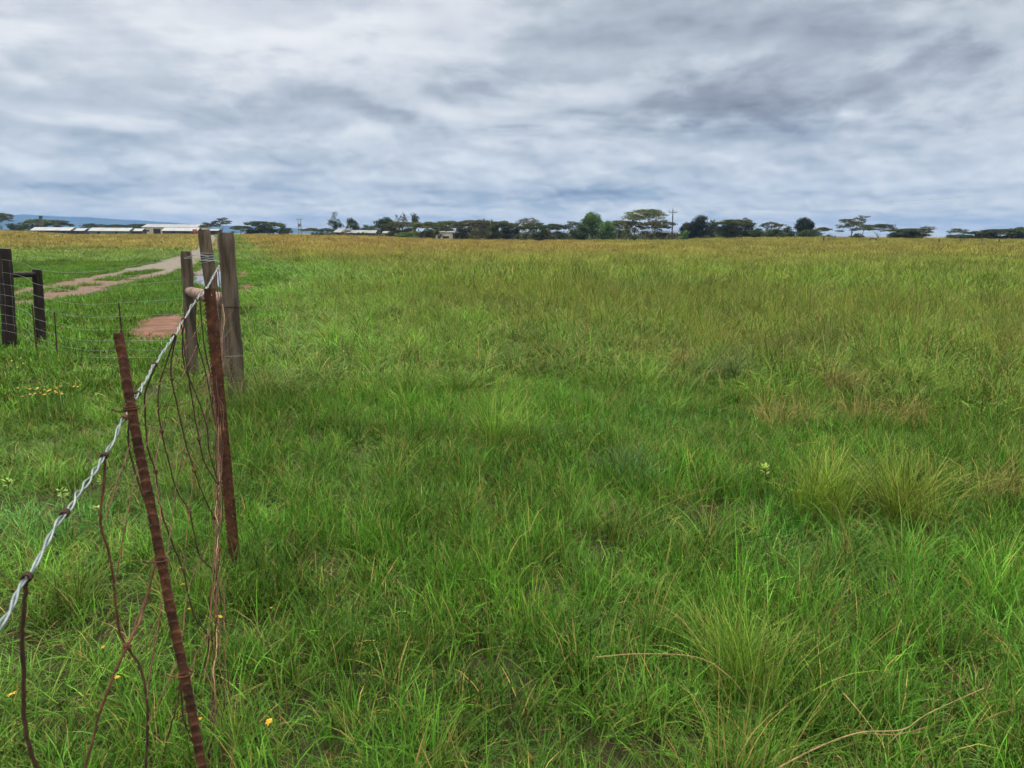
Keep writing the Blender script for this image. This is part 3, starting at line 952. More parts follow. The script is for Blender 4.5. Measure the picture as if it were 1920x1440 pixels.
def wood_post(label, top, base, zb, wpx, mat, Y=None, knots=0, name='fence_post', group='wooden fence posts'):
    b_ = gp(base[0], base[1], zb) if Y is None else at(base[0], base[1], Y)
    t_ = at(top[0], top[1], b_.y)
    r_ = wpx / 2 / F * dpt(t_)
    g0 = b_ + (b_ - t_).normalized() * ((b_.z - tz(b_.x, b_.y)) + .06)
    n = 26; path = [g0.lerp(t_, i / n) for i in range(n + 1)]
    sd = rnd.random() * 9
    rad = [r_ * (1 + .035 * math.sin(i * .8 + sd) + .02 * math.sin(i * 2.1)) * (1.06 - .08 * i / n) for i in range(n + 1)]
    rad[-1] *= .93
    ph = [rnd.uniform(-.05, .05) for _ in range(18)]
    m_ = MB()
    m_.tube(path, rad, 18, bump=lambda i, k: 1 + ph[k] + .02 * math.sin(i * .6 + k))
    loc = Vector((g0.x, g0.y, tz(g0.x, g0.y)))
    o = m_.build(name, mat, offset=loc); o.location = loc
    tag(o, label, 'fence post', group)
    return o, t_, b_, r_


pC, pC_top, pC_base, rC = wood_post('thick grey weathered wooden post with a wire ring, rightmost of the three', (423, 436), (445, 745), .10, 30, W_GREY)
pB, pB_top, pB_base, rB = wood_post('grey wooden post with wire wrapped round it, behind the rusty angle post', (382, 431), (421, 722), .06, 23.5, W_GREY)
pA, pA_top, pA_base, rA = wood_post('shorter grey wooden post standing left of the two tall ones', (349, 471), (362, 703), .06, 20.5, W_GREY)
DY, EY = 10.5, 10.9
pD, pD_top, pD_base, rD = wood_post('dark creosoted corner post at the left edge of the photo', (8, 466), (18, 645), .05, 23, W_DARK, Y=DY)
pE, pE_top, pE_base, rE = wood_post('shorter dark creosoted post right of the corner post', (69, 505), (78, 640), .05, 17, W_DARK, Y=EY)


def rail(label, a, b_, ra, rb, mat, name='brace_rail'):
    n = 14; m_ = MB()
    m_.tube([a.lerp(b_, i / n) for i in range(n + 1)], [(ra + (rb - ra) * i / n) * (.82 if i in (0, n) else 1 + .03 * math.sin(i * 1.7)) for i in range(n + 1)], 16)
    o = m_.build(name, mat, offset=(a + b_) / 2); o.location = (a + b_) / 2
    tag(o, label, 'fence rail', 'brace rails between fence posts')


dA = pA_base.y; dC = pC_base.y
rail('pinkish peeled log rail braced between the grey wooden posts', at(354, 546, dA - rA * 1.0), at(425, 566, dC + .1), .050, .078, W_PINK)
rail('dark rail joining the corner post and the shorter creosoted post', at(14, 516, DY + .05), at(70, 514.5, EY - .02), .034, .036, W_DARK)


# thin steel droppers of the far fence
def dropper(u0, v0, u1, v1, Y, w, label):
    t_ = at(u0, v0, Y); b_ = at(u1, v1, Y); b_ = b_ + (b_ - t_).normalized() * max(0, b_.z + .05)
    m_ = MB(); r_ = w / 2 / F * dpt(t_)
    m_.tube([b_.lerp(t_, i / 8) for i in range(9)], r_, 7)
    loc = Vector((b_.x, b_.y, 0))
    o = m_.build('steel_dropper', RUSTDARK, offset=loc); o.location = loc
    tag(o, label, 'fence dropper', 'thin steel droppers of the far fence')


dropper(60, 571, 71, 682, 9.9, 2.6, 'thin steel dropper standing in front of the shorter creosoted post')
dropper(102, 585, 108, 676, 9.75, 2.6, 'thin steel dropper just right of the creosoted posts')
dropper(222.5, 567, 231, 650, 9.2, 3.0, 'thin leaning steel dropper above the top of the ribbed rod')

# the far wire fence between the corner post and the grey posts
loc = Vector((at(150, 680, 9.6).x, 9.6, 0))
far = empty('strand_fence', loc, 'sagging strand wire fence between the creosoted posts and the grey posts', 'wire fence', 'wire fences')


def fY(u):
    return float(np.interp(u, [-300, 8, 349], [11.9, DY - rD - .02, dA - rA - .02]))


LV = [((487, 511, 483), (505, 498)), ((511, 545, 525), (533, 534)), ((533, 570, 560), (555, 566)), ((553, 594, 588), (577, 592)), ((572, 617, 616), (599, 617)),
      ((590, 637, 639), (617, 638)), ((606, 655, 657), (634, 656)), ((620, 668, 672), (648, 670))]
for (a, m_, c), (q1, q2) in LV:
    pts = [(-260, a - 30), (8, a), (70, q1), (150, m_), (250, q2), (346, c)]
    P = spline([at(u, v, fY(u)) for u, v in pts], 10)
    w = MB(); w.tube(P, .0014, 5)
    w.build('strand', THINWIRE, far, offset=loc)
for u in (4, 18, -40, -90):
    w = MB(); w.tube(spline([at(u + dv * .07 + rnd.uniform(-1, 1), 490 + dv, fY(u) - .01) for dv in (0, 30, 60, 95, 130)], 5), .0009, 4)
    w.build('net_wire', THINWIRE, far, offset=loc)
# strand running on from the short post to the wrapped post, and the wrap itself
w = MB()
w.tube(spline([at(346, 484, dA - rA), at(362, 479, dA - .2), at(374, 477, pB_base.y - rB - .02), at(392, 482, pB_base.y - rB - .03)], 8), .0035, 5)
w.tube(spline([at(346, 485, dA - rA), at(368, 484, dA - .2), at(380, 488, pB_base.y - rB - .02), at(408, 489, dC - .1), at(411, 497, dC - rC)], 8), .0035, 5)
w.build('tie_wire', THINWIRE, far, offset=loc)
w = MB(); ax = (pB_top - pB_base).normalized(); c0 = at(389, 484, pB_base.y)
c0 = pB_base + ax * ((c0 - pB_base).dot(ax))
hx = []
e1 = Vector((1, 0, 0)); e2 = ax.cross(e1).normalized(); e1 = e2.cross(ax)
for i in range(110):
    a = i * .42; r_ = rB * 1.09
    hx.append(c0 + (e1 * math.cos(a) + e2 * math.sin(a)) * r_ + ax * (-.045 + .012 * a / 6.28 + .02 * math.sin(a * .5)))
w.tube(hx, .0036, 5); w.build('post_wrap', THINWIRE, far, offset=loc)


# ---- the near fence: slack rusty mesh hung from two twisted galvanised wires
CAB = [(-150, 1440, .70), (0, 1175, .98), (50, 1083, 1.14), (122, 962, 1.39), (195, 856, 1.70), (240, 770, 1.97), (262, 732, 2.20), (290, 683, 2.52), (326, 630, 2.88),
       (345, 598, 3.12), (368, 562, 3.37), (388, 539, 3.66), (400, 517, 5.2), (411, 497, dC - rC - .01)]
cabP = [at(*c) for c in CAB]
back = [Vector((-.28, -.6, 1.06)), Vector((.05, -1.9, 1.12))]
cabP = [back[1], back[0]] + cabP
path = spline(cabP, 60)
loc2 = Vector((cabP[7].x, cabP[7].y, 0))
near = empty('mesh_fence', loc2, 'slack rusty wire mesh fence hanging from twisted galvanised top wires', 'wire fence', 'wire fences')
# arc length
arc = [0]
for i in range(1, len(path)): arc.append(arc[-1] + (path[i] - path[i - 1]).length)
total = arc[-1]
NS = 1500
cum = np.array(arc); PX = np.array([tuple(p) for p in path])
ss = np.linspace(0, total, NS)
cp = [Vector((np.interp(s, cum, PX[:, 0]), np.interp(s, cum, PX[:, 1]), np.interp(s, cum, PX[:, 2]))) for s in ss]
for j in (0, 1):
    pp = []
    for i, s in enumerate(ss):
        tdir = (cp[min(i + 1, NS - 1)] - cp[max(i - 1, 0)]).normalized()
        u_ = tdir.cross(Vector((0, 0, 1))).normalized(); w_ = u_.cross(tdir)
        # loose twist: tight places alternate with places where the two wires part
        open_ = .0024 + .0026 * (.5 + .5 * math.sin(s * 9.1 + 1)) * (.5 + .5 * math.sin(s * 3.7))
        a = 2 * math.pi * s / .15 + .5 * math.sin(s * 5.3) + .4 * math.sin(s * 12.1 + 1) + math.pi * j
        wig = .0016 * math.sin(s * 21 + j) + .0016 * math.sin(s * 47)
        pp.append(cp[i] + (u_ * math.cos(a) + w_ * math.sin(a)) * open_ + w_ * wig + u_ * .0016 * math.sin(s * 31 + 2))
    w = MB(); w.tube(pp, .0020, 8); w.build('top_wire', GALV, near, offset=loc2)
# short second twist seen between the close knots
def near_pt(s_uv):
    u, v = s_uv
    best = min(range(NS), key=lambda i: (cp[i].y < .5) * 1e9 + (uv_of(cp[i])[0] - u) ** 2 + (uv_of(cp[i])[1] - v) ** 2)
    return best


def knot(u, v, turns=3, rad=.0085, wr=.0026, mat=RUSTDARK):
    i = near_pt((u, v)); c = cp[i]; tdir = (cp[i + 2] - cp[i - 2]).normalized()
    u_ = tdir.cross(Vector((0, 0, 1))).normalized(); w_ = u_.cross(tdir)
    pts = []
    for k in range(int(turns * 12) + 1):
        a = k / 12 * 6.283
        pts.append(c + (u_ * math.cos(a) + w_ * math.sin(a)) * rad + tdir * (wr * 1.9 * (k / 12 - turns / 2)))
    w = MB(); w.tube(pts, wr, 6); w.build('wire_knot', mat, near, offset=loc2)
    return c


for (u, v, tn) in ((50, 1083, 3), (122, 962, 3.5), (195, 856, 2.5), (231, 782, 3.5), (258, 738, 3), (290, 683, 3), (326, 630, 2.5), (345, 600, 2.5), (367, 563, 3)):
    knot(u, v, tn, mat=RUSTDARK if v != 782 else RUSTWIRE, rad=.0062, wr=.0024)


def px_wire(pts, rad, mat, name='stay_wire', n=7, zmin=.05):
    P = []
    for u, v, Y in pts:
        p = at(u, v, Y)
        if p.z < zmin: p = gp(u, v, zmin)
        P.append(p)
    Q = spline(P, n)
    Q = [q + Vector((rnd.uniform(-1, 1), 0, rnd.uniform(-1, 1))) * .0012 for q in Q]
    w = MB(); w.tube(Q, rad * .82, 6); w.build(name, mat, near, offset=loc2)


def stay(pts, Y, rad=.0034, mat=RUSTDARK, Y1=None):
    n = len(pts)
    px_wire([(u, v, Y + ((Y1 or Y) - Y) * i / (n - 1)) for i, (u, v) in enumerate(pts)], rad, mat)


stay([(50, 1085), (47, 1120), (42, 1180), (44, 1260), (45, 1330), (52, 1390), (68, 1440), (80, 1500)], 1.14, .0040)
stay([(196, 860), (196, 890), (189, 960), (190, 990), (205, 1040), (214, 1100), (220, 1160), (226, 1190), (238, 1212)], 1.70, .0036, RUSTWIRE, 1.75)
stay([(238, 1212), (262, 1250), (274, 1300), (277, 1350), (274, 1440), (272, 1500)], 1.75, .0038, RUSTDARK, 1.72)
stay([(240, 1207), (258, 1172), (272, 1135), (290, 1062), (300, 1040)], 1.74, .0040, RUSTWIRE, 1.95)
stay([(238, 1215), (220, 1250), (204, 1290), (183, 1350), (172, 1395), (156, 1450), (150, 1500)], 1.73, .0040, RUSTWIRE, 1.6)
stay([(246, 770), (241, 805), (242, 840), (255, 890), (272, 940), (286, 985), (305, 1060), (306, 1110), (318, 1170), (335, 1225), (340, 1290), (345, 1350), (366, 1400)], 2.06, .0032)
stay([(338, 1265), (335, 1310), (318, 1370), (303, 1440)], 2.02, .0032, RUSTWIRE)
stay([(292, 686), (284, 705), (272, 738), (273, 790), (277, 840), (291, 884), (300, 950), (318, 1005), (343, 1068), (352, 1110), (366, 1158), (390, 1195), (388, 1250), (396, 1290), (412, 1317), (415, 1370), (423, 1420), (430, 1470)], 2.55, .0034)
stay([(328, 632), (316, 668), (299, 720), (297, 765), (303, 809), (315, 860), (330, 915), (355, 960), (364, 1000), (376, 1045), (400, 1071), (396, 1110), (394, 1145), (412, 1168)], 2.92, .0034)
stay([(330, 628), (321, 680), (322, 712), (334, 770), (348, 830), (364, 881), (380, 925), (401, 971)], 3.0, .0034)
stay([(340, 606), (345, 650), (352, 695), (362, 760), (373, 823), (384, 868), (408, 908)], 3.1, .0034)
stay([(346, 600), (342, 640), (347, 690), (370, 745), (388, 800), (392, 845), (410, 905)], 3.2, .0034)
stay([(368, 565), (366, 610), (372, 650), (384, 690), (392, 730), (405, 800)], 3.4, .0033)
stay([(374, 556), (379, 610), (385, 660), (394, 700), (400, 760)], 3.55, .0033)
stay([(402, 520), (404, 560), (400, 610), (404, 660), (402, 720), (409, 790)], 5.3, .0036, RUSTWIRE)
stay([(406, 510), (408, 545), (413, 580), (409, 625), (414, 690), (410, 760)], 6.4, .0038)
stay([(409, 505), (412, 540), (417, 600), (415, 650), (420, 720)], 7.0, .0038, RUSTWIRE)
# line wires, running away from the viewpoint
LW = [
    [(240, 1208, 1.75), (293, 1056, 2.06), (300, 960, 2.3), (291, 884, 2.55), (303, 809, 2.92), (322, 742, 3.0), (350, 690, 3.15), (372, 640, 3.5)],
    [(343, 1068, 2.5), (355, 960, 2.8), (364, 881, 3.0), (373, 823, 3.1), (384, 770, 3.3), (392, 700, 3.8), (400, 640, 4.8), (408, 580, 6.5)],
    [(345, 1350, 2.05), (366, 1230, 2.2), (390, 1195, 2.4), (400, 1071, 2.8), (401, 971, 2.95), (408, 905, 3.15), (411, 800, 3.5), (408, 700, 4.2)],
    [(275, 1310, 1.7), (306, 1110, 2.05), (318, 1005, 2.5), (330, 915, 2.9), (348, 830, 3.0)],
    [(423, 1420, 2.1), (412, 1317, 2.4), (412, 1168, 2.7), (407, 1071, 3.0), (405, 980, 3.3), (410, 905, 3.5)],
]
LW += [
    [(197, 975, 1.7), (242, 840, 2.05), (272, 760, 2.5), (299, 720, 2.9), (322, 690, 3.05), (347, 655, 3.25), (372, 615, 3.5), (400, 575, 5.0)],
    [(214, 1100, 1.72), (255, 890, 2.05), (276, 830, 2.55), (297, 765, 2.9), (334, 760, 3.0), (362, 745, 3.1), (388, 705, 3.4), (404, 650, 4.8)],
    [(277, 1360, 1.7), (335, 1225, 2.03), (352, 1110, 2.5), (376, 1045, 2.9), (401, 971, 3.0), (406, 860, 3.4), (410, 760, 4.2), (414, 680, 5.4)],
    [(340, 1290, 2.03), (388, 1250, 2.4), (394, 1145, 2.75), (403, 1040, 3.0), (412, 930, 3.3), (418, 800, 4.2)],
]
for k in range(12):          # finer wires of the crumpled netting further along
    u0 = rnd.uniform(318, 345); v0 = rnd.uniform(640, 900); Y0 = rnd.uniform(2.9, 3.2)
    P_ = [(u0, v0, Y0)]
    while u0 < 428 and v0 > 555:
        u0 += rnd.uniform(9, 20); v0 -= rnd.uniform(8, 60) * (1 if len(P_) % 2 else .6); Y0 += rnd.uniform(.15, .6); P_.append((u0 + rnd.uniform(-4, 4), v0, min(Y0, 6.8)))
    if len(P_) > 2: px_wire(P_, .0013, RUSTWIRE, 'line_wire', n=5)
for k in range(8):
    u0 = rnd.uniform(385, 418); Y0 = rnd.uniform(3.6, 6.4); v0 = rnd.uniform(570, 640)
    px_wire([(u0 + 6 * math.sin(i * 1.3 + k) + i * .9, v0 + i * rnd.uniform(24, 34), Y0 - .12 * i) for i in range(9)], .0015, (RUSTWIRE, RUSTDARK)[k % 2], 'stay_wire', n=4)
for q in LW: px_wire(q, .0021, RUSTWIRE, 'line_wire')
for j in range(9):
    pts = []
    ph = rnd.uniform(0, 6)
    for i, v in enumerate(range(570, 1480, 30)):
        f_ = (v - 570) / 900
        z = .95 * (1 - f_) ** 1.4 + .06 + .05 * math.sin(i * .8 + ph)
        u = 410 + 10 * math.sin(f_ * 3 + j * .5) + (j - 4) * (1 + 3.4 * f_) + rnd.uniform(-5, 5)
        p = gp(u, v, max(z, .05)); pts.append((u, v, p.y))
    px_wire(pts, .0013 + .0004 * (j % 3), STRAWM if j == 5 else (RUSTWIRE, RUSTDARK)[j % 2], 'line_wire', n=5)
for (u, v, Y) in ((238, 1212, 1.74), (293, 1056, 2.03), (291, 884, 2.54), (303, 809, 2.91), (343, 1068, 2.5), (355, 960, 2.85), (364, 881, 2.99), (373, 823, 3.09),
                  (401, 971, 2.95), (400, 1071, 2.85), (390, 1195, 2.4), (412, 1168, 2.75), (412, 1317, 2.4), (423, 1420, 2.15), (408, 905, 3.15), (322, 712, 3.0)):
    c = at(u, v, Y)
    if c.z < .05: c = gp(u, v, .06)
    tdir = Vector((rnd.uniform(-.3, .3), .5, 1)).normalized(); u_ = tdir.cross(Vector((1, 0, 0))).normalized(); w_ = u_.cross(tdir)
    s_ = .0062 if v != 1212 else .0085
    pts = [c + (u_ * math.cos(k / 10 * 6.283) + w_ * math.sin(k / 10 * 6.283)) * s_ + tdir * (.0042 * (k / 10 - 1.5)) for k in range(31)]
    w = MB(); w.tube(pts, .0027, 5); w.build('mesh_knot', RUSTWIRE, near, offset=loc2)

# ---- ribbed steel rod
RODPX = [(221, 621), (232, 680), (242, 740), (262, 850), (283, 950), (304, 1060), (326, 1170), (351, 1290), (377, 1425)]
rp = [at(u, v, 1.90 - .10 * i / 8) for i, (u, v) in enumerate(RODPX)]
d_ = (rp[-1] - rp[-2]).normalized(); rp.append(rp[-1] + d_ * ((rp[-1].z + .05) / -d_.z))
rp = spline(rp, 40)[::-1]
a_ = [0]
for i in range(1, len(rp)): a_.append(a_[-1] + (rp[i] - rp[i - 1]).length)
cu = np.array(a_); RPX = np.array([tuple(p) for p in rp]); st_ = .003; NR_ = int(cu[-1] / st_)
rp = [Vector([np.interp(i * st_, cu, RPX[:, k]) for k in range(3)]) for i in range(NR_)]
NSIDE = 24


def ribs(i, k):
    s = i * st_; th = 2 * math.pi * k / NSIDE
    out = 1.0
    for half in (0, 1):
        c_ = math.cos(th - math.pi - .35 - half * math.pi)          # two rows of crescent ribs, one facing each way
        if c_ > -.15:
            ph = (s / .0285 + .5 * half + .42 * (1 - c_)) % 1.0
            out += .40 * min(1, (c_ + .15) * 1.5) * (ph ** 2.2 if ph < .9 else (1 - ph) * 7.9)
    return out * (1 + .01 * math.sin(s * 90 + th))


w = MB(); w.tube(rp, .0108, NSIDE, bump=ribs)
lo = Vector((rp[0].x, rp[0].y, tz(rp[0].x, rp[0].y)))
o = w.build('ribbed_rod', RUST, offset=lo); o.location = lo
tag(o, 'rusty ribbed steel rod leaning to the left, nearest post of the mesh fence', 'fence post')
# wire ties round the rod (belong to the fence)
def rod_tie(u, v, turns=1.6):
    c = min(rp, key=lambda p: (uv_of(p)[0] - u) ** 2 + (uv_of(p)[1] - v) ** 2)
    i = rp.index(c); tdir = (rp[min(i + 3, len(rp) - 1)] - rp[max(i - 3, 0)]).normalized()
    u_ = tdir.cross(Vector((0, 1, 0))).normalized(); w_ = u_.cross(tdir)
    pts = [c + (u_ * math.cos(k / 14 * 6.283) + w_ * math.sin(k / 14 * 6.283)) * .0185 + tdir * (.006 * (k / 14)) for k in range(int(turns * 14))]
    e = pts[0]; pts = [e + Vector((-.03, .0, .004)), e + Vector((-.015, -.004, .0))] + pts
    w = MB(); w.tube(pts, .0022, 5); w.build('tie_wire', RUSTWIRE, near, offset=loc2)


rod_tie(247, 769, 2.2); rod_tie(345, 1266); rod_tie(305, 1052, 1.2)

# ---- punched angle steel post with serrated edge
b_ = gp(441, 1050, .04); t_ = at(393, 541, b_.y - .02)
axis = (t_ - b_); Lp = axis.length + .1; axis.normalize(); b0 = b_ - axis * .1
view = (EYE - (b_ + t_) / 2); view.z = 0; view.normalize()
zc = axis; yc = -(view - zc * view.dot(zc)).normalized(); xc = yc.cross(zc).normalized()
if xc.x < 0: xc = -xc
rotz_ = Matrix.Rotation(R(14), 3, zc); xc = rotz_ @ xc; yc = rotz_ @ yc
W_ = .049; TH = .005; SEC = .0615; nsec = int(Lp / SEC) + 1; SEC = Lp / nsec


def loc_(x, y, z): return b0 + xc * x + yc * y + zc * z


def plate(mb, ox, oz, teeth):
    """one plate section with a punched hole and three teeth on its outer edge"""
    hr = .0052; cx = ox; cz = oz + SEC / 2
    outer = [(-W_ / 2, oz), (0, oz), (W_ / 2, oz), (W_ / 2, cz), (W_ / 2, oz + SEC), (0, oz + SEC), (-W_ / 2, oz + SEC), (-W_ / 2, cz)]
    angs_ = [225, 270, 315, 0, 45, 90, 135, 180]
    inner = [(cx + hr * math.cos(R(a)), cz + hr * 1.15 * math.sin(R(a))) for a in angs_]
    V = [loc_(x, y, z) for y in (0, TH) for (x, z) in outer] + [loc_(x, y, z) for y in (0, TH) for (x, z) in inner]
    Fc = []
    for k in range(8):
        k2 = (k + 1) % 8
        Fc.append((k, k2, 16 + k2, 16 + k)); Fc.append((8 + k2, 8 + k, 24 + k, 24 + k2)); Fc.append((16 + k, 16 + k2, 24 + k2, 24 + k))
    Fc += [(2, 3, 11, 10), (3, 4, 12, 11), (7, 0, 8, 15), (6, 7, 15, 14)]
    mb.add(V, Fc)
    if teeth:
        for q in range(3):
            z0 = oz + SEC * q / 3; z1 = oz + SEC * (q + .72) / 3; dx = -W_ / 2 - .0042
            V = [loc_(-W_ / 2 - .0, y, z0) for y in (0, TH)] + [loc_(dx, y, z0 + .004) for y in (0, TH)] + [loc_(dx, y, z1 - .004) for y in (0, TH)] + [loc_(-W_ / 2, y, z1) for y in (0, TH)]
            mb.add(V, [(0, 2, 4, 6), (1, 7, 5, 3), (0, 1, 3, 2), (2, 3, 5, 4), (4, 5, 7, 6)])


w = MB()
for i in range(nsec): plate(w, .010, i * SEC, True)
# second flange, going back from the right edge, and the stem of the section
Vv = [loc_(W_ / 2 - TH, y, z) for z in (0, Lp - .002) for y in (TH + .001, .050)] + [loc_(W_ / 2, y, z) for z in (0, Lp - .002) for y in (TH + .001, .050)]
w.add(Vv, [(0, 1, 3, 2), (4, 6, 7, 5), (0, 4, 5, 1), (2, 3, 7, 6), (0, 2, 6, 4), (1, 5, 7, 3)])
lo = Vector((b0.x, b0.y, tz(b0.x, b0.y)))
o = w.build('steel_post', RUST, smooth=False, offset=lo); o.location = lo
tag(o, 'rusty angle steel post with punched holes and serrated edge before the wooden posts', 'fence post')
# tie wires round the wooden posts
def ring(c, r_, ax, mat, nm, par, off, wr=.003, turns=1.1):
    e1 = ax.cross(Vector((0, 1, 0))).normalized(); e2 = ax.cross(e1)
    w = MB(); w.tube([c + (e1 * math.cos(k / 20 * 6.283) + e2 * math.sin(k / 20 * 6.283)) * r_ + ax * (.012 * math.sin(k / 20 * 6.283) + .006 * k / 20) for k in range(int(20 * turns))], wr, 5)
    w.build(nm, mat, par, offset=off)


axC = (pC_top - pC_base).normalized(); c_ = pC_base + axC * ((at(434, 577, pC_base.y) - pC_base).dot(axC))
ring(c_, rC * 1.08, axC, RUSTDARK, 'tie_wire', near, loc2, .0042)
c_ = pC_base + axC * ((at(440, 668, pC_base.y) - pC_base).dot(axC)); ring(c_, rC * 1.08, axC, THINWIRE, 'tie_wire', near, loc2, .002)
axA = (pA_top - pA_base).normalized(); c_ = pA_base + axA * ((at(354, 547, pA_base.y) - pA_base).dot(axA)); ring(c_, rA * 1.08, axA, RUSTDARK, 'tie_wire', far, loc, .003)
# ------------------------------------------------------------------ trees
rt = np.random.RandomState(5)
LM = {
    'acacia': leaf_mat('acacia_leaf', (.050, .074, .026)), 'acaciag': leaf_mat('acacia_leaf_green', (.080, .115, .036)),
    'brown': leaf_mat('acacia_leaf_brown', (.066, .080, .036)), 'dense': leaf_mat('dense_leaf', (.036, .068, .022)),
    'green': leaf_mat('broad_leaf', (.062, .135, .030)), 'dark': leaf_mat('dark_leaf', (.016, .027, .014)), 'far': leaf_mat('far_leaf', (.040, .055, .032)),
}


def leaf_quads(cent, size, flat=0.0):
    """cent (n,3) -> small leaf sprays as bent pairs of faces"""
    n = len(cent)
    a = rt.randn(n, 3); a[:, 2] *= (1 - flat * .8); a /= np.linalg.norm(a, axis=1, keepdims=True) + 1e-9
    b_ = rt.randn(n, 3); b_[:, 2] *= (1 - flat * .8); b_ = np.cross(a, b_); b_ /= np.linalg.norm(b_, axis=1, keepdims=True) + 1e-9
    s = size * (.55 + .9 * rt.rand(n))[:, None]
    V = np.stack([cent - a * s * .6, cent + b_ * s * .32, cent + a * s * .6, cent - b_ * s * .32], 1).reshape(-1, 3)
    Fc = np.arange(n * 4).reshape(n, 4)
    return V, Fc


def clumps(C, Rr, per, size, flat=0.0, shell=.45):
    """leaf sprays through each clump's volume; brightness per clump and per leaf"""
    P = []; B = []; G = []
    for c, r_ in zip(C, Rr):
        k = max(8, int(per * (r_[0] * r_[1] + r_[0] * r_[2] * 1.0)))
        d = rt.randn(k, 3); d /= np.linalg.norm(d, axis=1, keepdims=True)
        rad = (shell + (1 - shell) * rt.rand(k) ** .5) * (1 + .18 * rt.randn(k))
        P.append(np.asarray(c) + d * rad[:, None] * np.asarray(r_)); br = .72 + .56 * rt.rand()
        B.append(np.clip(br * (1 + .25 * rt.randn(k)), .3, 2)); G.append(np.clip(rt.rand() * .7 + .25 * rt.randn(k), 0, 1))
    P = np.concatenate(P); B = np.concatenate(B); G = np.concatenate(G)
    V, Fc = leaf_quads(P, size, flat)
    return V, Fc, np.repeat(np.stack([B, G, B * 0], -1), 4, 0)


TREES = 'trees along the edge of the field'


